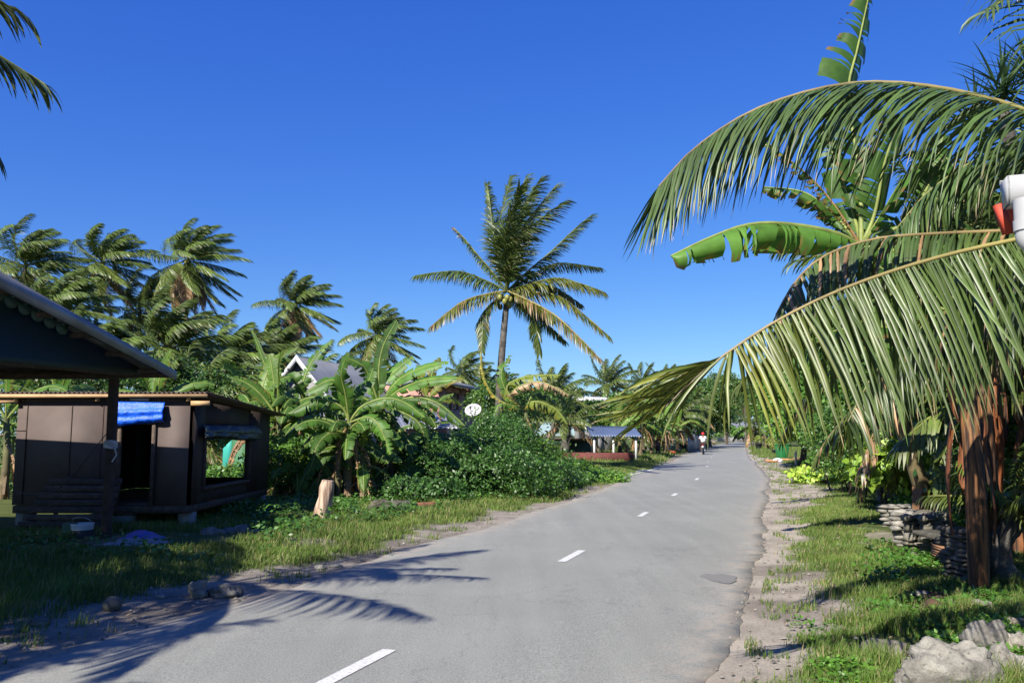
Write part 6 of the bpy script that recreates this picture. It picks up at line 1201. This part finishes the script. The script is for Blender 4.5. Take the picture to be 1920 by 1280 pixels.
def person(label, J, shirtcol, trousers, helmet=None, hair=(.02, .015, .012), skin_=(.16, .085, .05), s=1.0):
    p = thing('person', label, 'person', (0, 0, 0))
    n = ['pel', 'spi', 'che', 'nec', 'hed', 'hdt', 'shl', 'ell', 'wrl', 'hal', 'shr', 'elr', 'wrr', 'har', 'hil', 'knl', 'anl', 'tol', 'hir', 'knr', 'anr', 'tor']
    R = dict(pel=.13, spi=.12, che=(.15, .12), nec=.055, hed=.085, hdt=.075, shl=.065, ell=.045, wrl=.03, hal=.035, hil=.10, knl=.06, anl=.04, tol=.04)
    Rr = [R.get(k, R.get(k[:-1] + 'l', .05)) for k in n]; Rr = [tuple(np.array(r) * s) if isinstance(r, tuple) else r * s for r in Rr]
    e = [(0, 1), (1, 2), (2, 3), (3, 4), (4, 5), (2, 6), (6, 7), (7, 8), (8, 9), (2, 10), (10, 11), (11, 12), (12, 13), (0, 14), (14, 15), (15, 16), (16, 17), (0, 18), (18, 19), (19, 20), (20, 21)]
    skin_body('body', simple('skin', skin_, tuple(np.array(skin_) * .9), 5, .6, .02), p, [J[k] for k in n], e, Rr)
    g = 1.16
    sj = ['pel', 'spi', 'che', 'shl', 'ell', 'shr', 'elr']; rr2 = [.15 * s * g, .14 * s * g, (.17 * s * g, .14 * s * g), .075 * s * g, .06 * s * g, .075 * s * g, .06 * s * g]
    pj = [np.array(J[k], float) for k in sj]; pj[4] = (pj[3] + pj[4] * 2) / 3; pj[6] = (pj[5] + pj[6] * 2) / 3
    skin_body('shirt', simple('shirt_cloth', shirtcol, tuple(np.array(shirtcol) * .92), 6, .9, .1), p, pj, [(0, 1), (1, 2), (2, 3), (3, 4), (2, 5), (5, 6)], rr2)
    tj = ['pel', 'hil', 'knl', 'anl', 'hir', 'knr', 'anr']; tr = [.15 * s, .118 * s, .08 * s, .06 * s, .118 * s, .08 * s, .06 * s]
    skin_body('trousers', simple('trouser_cloth', trousers, tuple(np.array(trousers) * .9), 6, .9, .1), p, [J[k] for k in tj], [(0, 1), (1, 2), (2, 3), (0, 4), (4, 5), (5, 6)], tr)
    h = (np.array(J['hed']) + np.array(J['hdt'])) / 2; q = MB()
    if helmet: q.ball(h + (0, -.01, .045 * s), (.135 * s, .15 * s, .13 * s), (1, 1, 1), 16, 10); q.build('helmet', simple('red_helmet', helmet, tuple(np.array(helmet) * .9), 5, .3, .0), p, smooth=True)
    else: q.ball(h + (0, -.02, .05 * s), (.10 * s, .11 * s, .09 * s), (1, 1, 1), 14, 9); q.build('hair', simple('hair', hair, hair, 9, .7), p, smooth=True)
    for s_ in (-1, 1): q = MB(); q.ball(h + (s_ * .10 * s, .0, .0), (.014, .03, .04), (1, 1, 1), 8, 6); q.build('ear', simple('skin_ear', skin_, skin_, 5, .6, 0), p, smooth=True)
    return p
J = dict(pel=(0, -.32, .92), spi=(0, -.27, 1.08), che=(0, -.17, 1.28), nec=(0, -.10, 1.43), hed=(0, -.06, 1.52), hdt=(0, -.05, 1.62), shl=(-.19, -.13, 1.36), ell=(-.33, .05, 1.14), wrl=(-.34, .25, 1.06), hal=(-.34, .30, 1.05), shr=(.19, -.13, 1.36), elr=(.33, .05, 1.14), wrr=(.34, .25, 1.06), har=(.34, .30, 1.05),
 hil=(-.11, -.28, .88), knl=(-.24, .13, .78), anl=(-.20, -.05, .36), tol=(-.20, .08, .30), hir=(.11, -.28, .88), knr=(.24, .13, .78), anr=(.20, -.05, .36), tor=(.20, .08, .30))
pr_ = person('motorcycle rider seen from behind in white shirt and red helmet', J, (.80, .80, .82), (.05, .03, .03), helmet=(.60, .02, .015), skin_=(.22, .12, .07)); pr_.location = (g[0], g[1], zc); pr_.rotation_euler = (0, 0, hd)
# child standing in the shade of the bananas
k_ = .68
J2 = dict(pel=(0, 0, .95), spi=(0, 0, 1.1), che=(0, 0, 1.3), nec=(0, .01, 1.48), hed=(0, .02, 1.58), hdt=(0, .02, 1.70), shl=(-.19, 0, 1.40), ell=(-.25, 0, 1.13), wrl=(-.26, .05, .90), hal=(-.26, .06, .82), shr=(.19, 0, 1.40), elr=(.25, .0, 1.13), wrr=(.24, .08, .92), har=(.23, .1, .85), hil=(-.09, 0, .90), knl=(-.11, .02, .50), anl=(-.12, 0, .08), tol=(-.13, .12, .04), hir=(.09, 0, .90), knr=(.13, .04, .50), anr=(.17, 0, .08), tor=(.19, .12, .04))
J2 = {a: tuple(np.array(b) * k_) for a, b in J2.items()}
pc_ = person('child in dark clothes standing on the left verge by the bananas', J2, (.03, .03, .05), (.015, .015, .02), s=.75); g2 = G(1234, 857.5); pc_.location = (g2[0], g2[1], .04); pc_.rotation_euler = (0, 0, 2.6)
# small brown dog at the road edge beyond the rider
g3 = G(1336, 836); dg = thing('dog', 'small brown dog at the left road edge beyond the rider', 'dog', (0, 0, 0))
jj = [(0, -.18, .42), (0, .02, .43), (0, .20, .42), (0, .30, .52), (0, .40, .58), (0, .50, .55), (-.07, -.20, .34), (-.08, -.14, .20), (-.08, -.24, .13), (-.08, -.21, .02), (.07, -.20, .34), (.08, -.14, .20), (.08, -.24, .13), (.08, -.21, .02), (-.06, .22, .34), (-.065, .21, .18), (-.065, .22, .02), (.06, .22, .34), (.065, .21, .18), (.065, .22, .02), (0, -.30, .45), (0, -.42, .55)]
ee = [(0, 1), (1, 2), (2, 3), (3, 4), (4, 5), (0, 6), (6, 7), (7, 8), (8, 9), (0, 10), (10, 11), (11, 12), (12, 13), (2, 14), (14, 15), (15, 16), (2, 17), (17, 18), (18, 19), (0, 20), (20, 21)]
ra = [.10, .09, .12, .07, .07, .035, .06, .035, .022, .025, .06, .035, .022, .025, .05, .03, .024, .05, .03, .024, .03, .015]
skin_body('body', simple('dog_fur', (.30, .18, .10), (.42, .32, .22), 4, .9), dg, jj, ee, ra); q = MB()
for s_ in (-1, 1): q.slab([(s_ * .03, .37, .62), (s_ * .07, .38, .62), (s_ * .055, .37, .71)], (0, .015, 0))
q.build('ears', simple('dog_ear', (.15, .09, .05), (.15, .09, .05), 4, .9, 0), dg); dg.location = (g3[0], g3[1], .03); dg.rotation_euler = (0, 0, .9); dg.scale = (1.2, 1.2, 1.2)
# white car at the far end
def car(label, px, py, rz):
    g = G(px, py); c = thing('parked_car', label, 'car', (0, 0, 0)); wp = M['white']
    prof_ = [(-2.1, .35), (-2.15, .8), (-1.9, .95), (-1.1, 1.0), (-.5, 1.42), (.9, 1.45), (1.6, 1.02), (2.1, .92), (2.15, .4)]
    q = MB(); q.slab([(-.82, a, b) for a, b in prof_], (1.64, 0, 0)); bevel(q.build('body', wp, c), .06, 3)
    q = MB(); q.slab([(-.83, a, b) for a, b in [(-1.0, 1.03), (-.45, 1.36), (.85, 1.38), (1.4, 1.03)]], (1.66, 0, 0)); q.slab([(-.7, -1.13, 1.02), (.7, -1.13, 1.02), (.62, -.58, 1.38), (-.62, -.58, 1.38)], (0, -.02, .02)); q.slab([(-.7, 1.62, 1.04), (.7, 1.62, 1.04), (.62, .95, 1.42), (-.62, .95, 1.42)], (0, .02, .02)); q.build('window', M['glass'], c)
    for x in (-.78, .78):
        for y in (-1.35, 1.35):
            t, r = MB(), MB(); t.tube([(x - .1, y, .32), (x + .1, y, .32)], .32, 20); w_ = t.build('wheel', M['dark'], c); r.tube([(x - .11, y, .32), (x + .11, y, .32)], .18, 14); r.build('rim', M['chrome'], w_)
    for x in (-.6, .6):
        q = MB(); q.box((x, -2.15, .75), (.3, .06, .12)); q.build('headlight', M['chrome'], c); q = MB(); q.box((x, 2.14, .8), (.25, .06, .12)); q.build('tail_light', simple('lens', (.4, .02, .02), (.4, .02, .02), 4, .3), c)
    q = MB(); q.box((0, -2.17, .5), (1.5, .08, .16)); q.build('bumper', M['dark'], c); c.location = (g[0], g[1], .02); c.rotation_euler = (0, 0, rz); return c
car('small white car parked at the far end of the road', 1378, 823, 1.1)
# ================================================================ ROADSIDE THINGS
g = G(1253, 850); up_ = thing('utility_pole', 'slim grey utility pole at the left verge by the green bin', 'pole', g); q = MB(); t_ = P(1251, 755, g[1]); q.tube([g, (g + t_) / 2, t_], [.11, .10, .08], 10, (2.2, 2.2, 2.2)); q.build('shaft', M['wood'], up_, smooth=True)
q = MB(); q.bar(t_ + (-.5, 0, -.25), t_ + (.5, .1, -.25), .08, .08); q.build('crossarm', M['wood'], up_)
def bin_(label, px, py, h, col, rz=0, name='wheelie_bin'):
    g = G(px, py); b = thing(name, label, 'bin', g, 'wheeled bins'); q = MB(); k = h / 1.05
    bt, tp_ = [np.array((x * .22, y * .24, .05)) * k for x, y in ((-1, -1), (1, -1), (1, 1), (-1, 1))], [np.array((x * .29, y * .33, .95)) * k for x, y in ((-1, -1), (1, -1), (1, 1), (-1, 1))]
    V = rot(np.array(bt + tp_), rz=rz) + g; q.add(V, [(3, 2, 1, 0), (4, 5, 6, 7), (0, 1, 5, 4), (1, 2, 6, 5), (2, 3, 7, 6), (3, 0, 4, 7)], col); bevel(q.build('body', M['twhite'], b), .03)
    q = MB(); q.box(np.array((0, 0, .99)) * k + g, (.64 * k, .74 * k, .07), rz=rz, col=np.array(col) * 1.2); bevel(q.build('lid', M['twhite'], b), .02)
    for s_ in (-1, 1): q = MB(); c_ = rot(np.array([[s_ * .27, .26, .1]]) * k, rz=rz)[0] + g; q.tube([c_ - (.03, 0, 0), c_ + (.03, 0, 0)], .1 * k, 12); q.build('wheel', M['dark'], b)
bin_('dark grey green wheeled bin beside the utility pole', 1263, 849, 1.15, (.07, .13, .10)); bin_('green wheeled bin on the right verge by the cardboard', 1467, 864, 1.05, (.02, .20, .05), .3)
q = MB(); g = G(1259, 851); q.ball(g + (0, 0, .1), (.4, .25, .16), (.75, .05, .02), 12, 8, lump=.2); q.build('red_bag', M['twhite'], smooth=True, label='red plastic bag on the grass at the pole foot', category='bag')
q = MB(); rs = np.random.RandomState(9)
for i in range(30): g = G(rs.uniform(1240, 1262), rs.uniform(845, 850)); rock(q, g + (0, 0, .12), (.3, .3, .2), 300 + i, 1, .4, np.array((1.2, .8, .6)) * rs.uniform(.6, 1))
q.build('brick_rubble', M['rock'], label='heap of pinkish rubble behind the utility pole', category='rubble', kind='stuff')
cf = thing('corrugated_fence', 'upright weathered corrugated sheets fencing the left verge near the rider', 'fence', G(1303, 846)); a_ = G(1290, 848); b_ = G(1318, 842)
for k in range(4):
    p0 = a_ + (b_ - a_) * k / 4; p1 = a_ + (b_ - a_) * (k + .93) / 4; hgt = 1.5 + .12 * (k % 2)
    V = []; n = 24; 
    for u in np.linspace(0, 1, n):
        pp = p0 + (p1 - p0) * u; V += [pp + (0, .03 * math.sin(u * 40), 0), pp + (0, .03 * math.sin(u * 40), hgt)]
    q = MB(); q.add(V, [(2 * i, 2 * i + 2, 2 * i + 3, 2 * i + 1) for i in range(n - 1)]); thick(q.build('sheet', simple('weathered_sheet', (.30, .29, .28), (.2, .19, .19), 2, .7), cf), .01)
rk = thing('rust_metal_scrap', 'red rusty metal scrap curled before the low red wall', 'scrap', G(1128, 864)); q = MB(); g = G(1128, 864); q.tube(catmull([g + (-.3, 0, .05), g + (-.1, 0, .35), g + (.2, .1, .30), g + (.4, .1, .05)], 10), .07, 7); q.build('scrap_sheet', redm, rk, smooth=True)
for i, (px, py, s_, lab) in enumerate(((1104, 866, .5, 'brown boulder before the low red wall'), (1148, 862, .22, 'white stone at the foot of the low red wall'), (1075, 866, .35, 'grey boulder by the young palm trunk'))):
    g = G(px, py); q = MB(); rock(q, g + (0, 0, s_ * .3), (s_ * 1.1, s_, s_ * .7), 60 + i, 3, .4, [(.75, .6, .5), (1.4, 1.4, 1.4), (.6, .5, .45)][i]); q.build('coral_rock', M['rock'], smooth=True, label=lab, category='rock', group='rocks before the red wall')
q = MB()
for i in range(60): g = G(rs.uniform(1125, 1172), rs.uniform(868, 875)); rock(q, g + (0, 0, .04), (.14, .12, .07), 400 + i, 1, .4, np.array((1.0, .65, .5)) * rs.uniform(.5, 1))
q.build('broken_coral', M['rock'], label='spill of reddish broken coral on the grass by the side street', category='rubble', kind='stuff')
# plant pots, cardboard, posts at right
for i, (px, py, w_, h_, col, lab) in enumerate(((1423, 844, .32, .7, (.04, .05, .05), 'tall black plant pot farthest along the right verge'), (1445, 845, .36, .55, (.05, .05, .055), 'dark plant pot second along the right verge'), (1468, 846, .5, .55, (.12, .09, .07), 'wide brown plant pot behind the green bin'), (1455, 853, .3, .42, (.02, .04, .08), 'dark blue tub left of the green bin'))):
    g = G(px, py); o = thing('plant_pot', lab, 'plant pot', g, 'plant pots on the right verge'); q = MB(); q.tube([g, g + (0, 0, h_ * .9), g + (0, 0, h_ * .9), g + (0, 0, h_)], [w_ * .75, w_, w_ * 1.12, w_ * 1.12], 16, col); q.build('tub', M['twhite'], o)
    q = MB(); leaf_cloud(q, [(g + (0, 0, h_ + .3), (.45, .45, .45))], 420, .16, ((.10, .16, .02), (.26, .30, .05)), 70 + i, aspect=.35); q.build('foliage', M['leaf'], o)
for lab, px, py, h_, sd in (('pair of dry banana stems behind the far plant pots', 1436, 841, 1.9, 241), ('leaning banana by the plant pots', 1447, 842, 1.8, 242)):
    b_ = G(px, py); auto_banana(lab, b_, h_, 7, sd, 1.4, .4, (0, 0), 'bananas on the right verge', BGREEN, 8, 5, sd, .14, edge=.5)
cbm = simple('cardboard', (.50, .26, .12), (.42, .21, .10), 6, .9, .1)
for i, (px, py, s_, lab) in enumerate(((1446, 868, .5, 'flattened cardboard box left of the white litter'), (1478, 866, .65, 'collapsed cardboard box right of the white litter'), (1470, 862, .35, 'small carton leaning on the green bin'))):
    g = G(px, py); q = MB(); q.box(g + (0, 0, .10), (s_ * 1.3, s_, .12), rz=.4 * i, ry=.12, jit=.05); q.box(g + (s_ * .5, 0, .16), (s_ * .6, s_ * .8, .03), ry=-.5, rz=.4 * i); q.build('cardboard_box', cbm, label=lab, category='cardboard box', group='cardboard on the right verge')
g = G(1458, 868); q = MB(); q.ball(g + (0, 0, .13), (.28, .2, .15), (.9, .9, .95), 12, 8, lump=.25, seed=5); q.build('plastic_bag', M['twhite'], smooth=True, label='crumpled white plastic bag between the cardboard boxes', category='bag')
g = G(1493, 877); q = MB(); q.box((g[0], g[1], .40), (.09, .09, .80)); bevel(q.build('marker_post', M['white'], label='thin white post on the right verge beyond the grey one', category='post'), .01)
g = G(1509, 893); q = MB(); q.tube([g, g + (0, 0, .42), g + (.02, 0, .46)], [.08, .075, .05], 10, (2, 2, 2)); q.build('stub_post', M['wood'], smooth=True, label='short grey stub post at the edge of the sandy pull in', category='post')
g = G(1575, 880); q = MB(); q.ball(g + (0, 0, .28), (.12, .1, .28), (.8, .8, .82), 12, 8, lump=.2, seed=2); q.build('plastic_bottle', M['twhite'], smooth=True, label='white plastic container lying in the shade of the shrub', category='container')
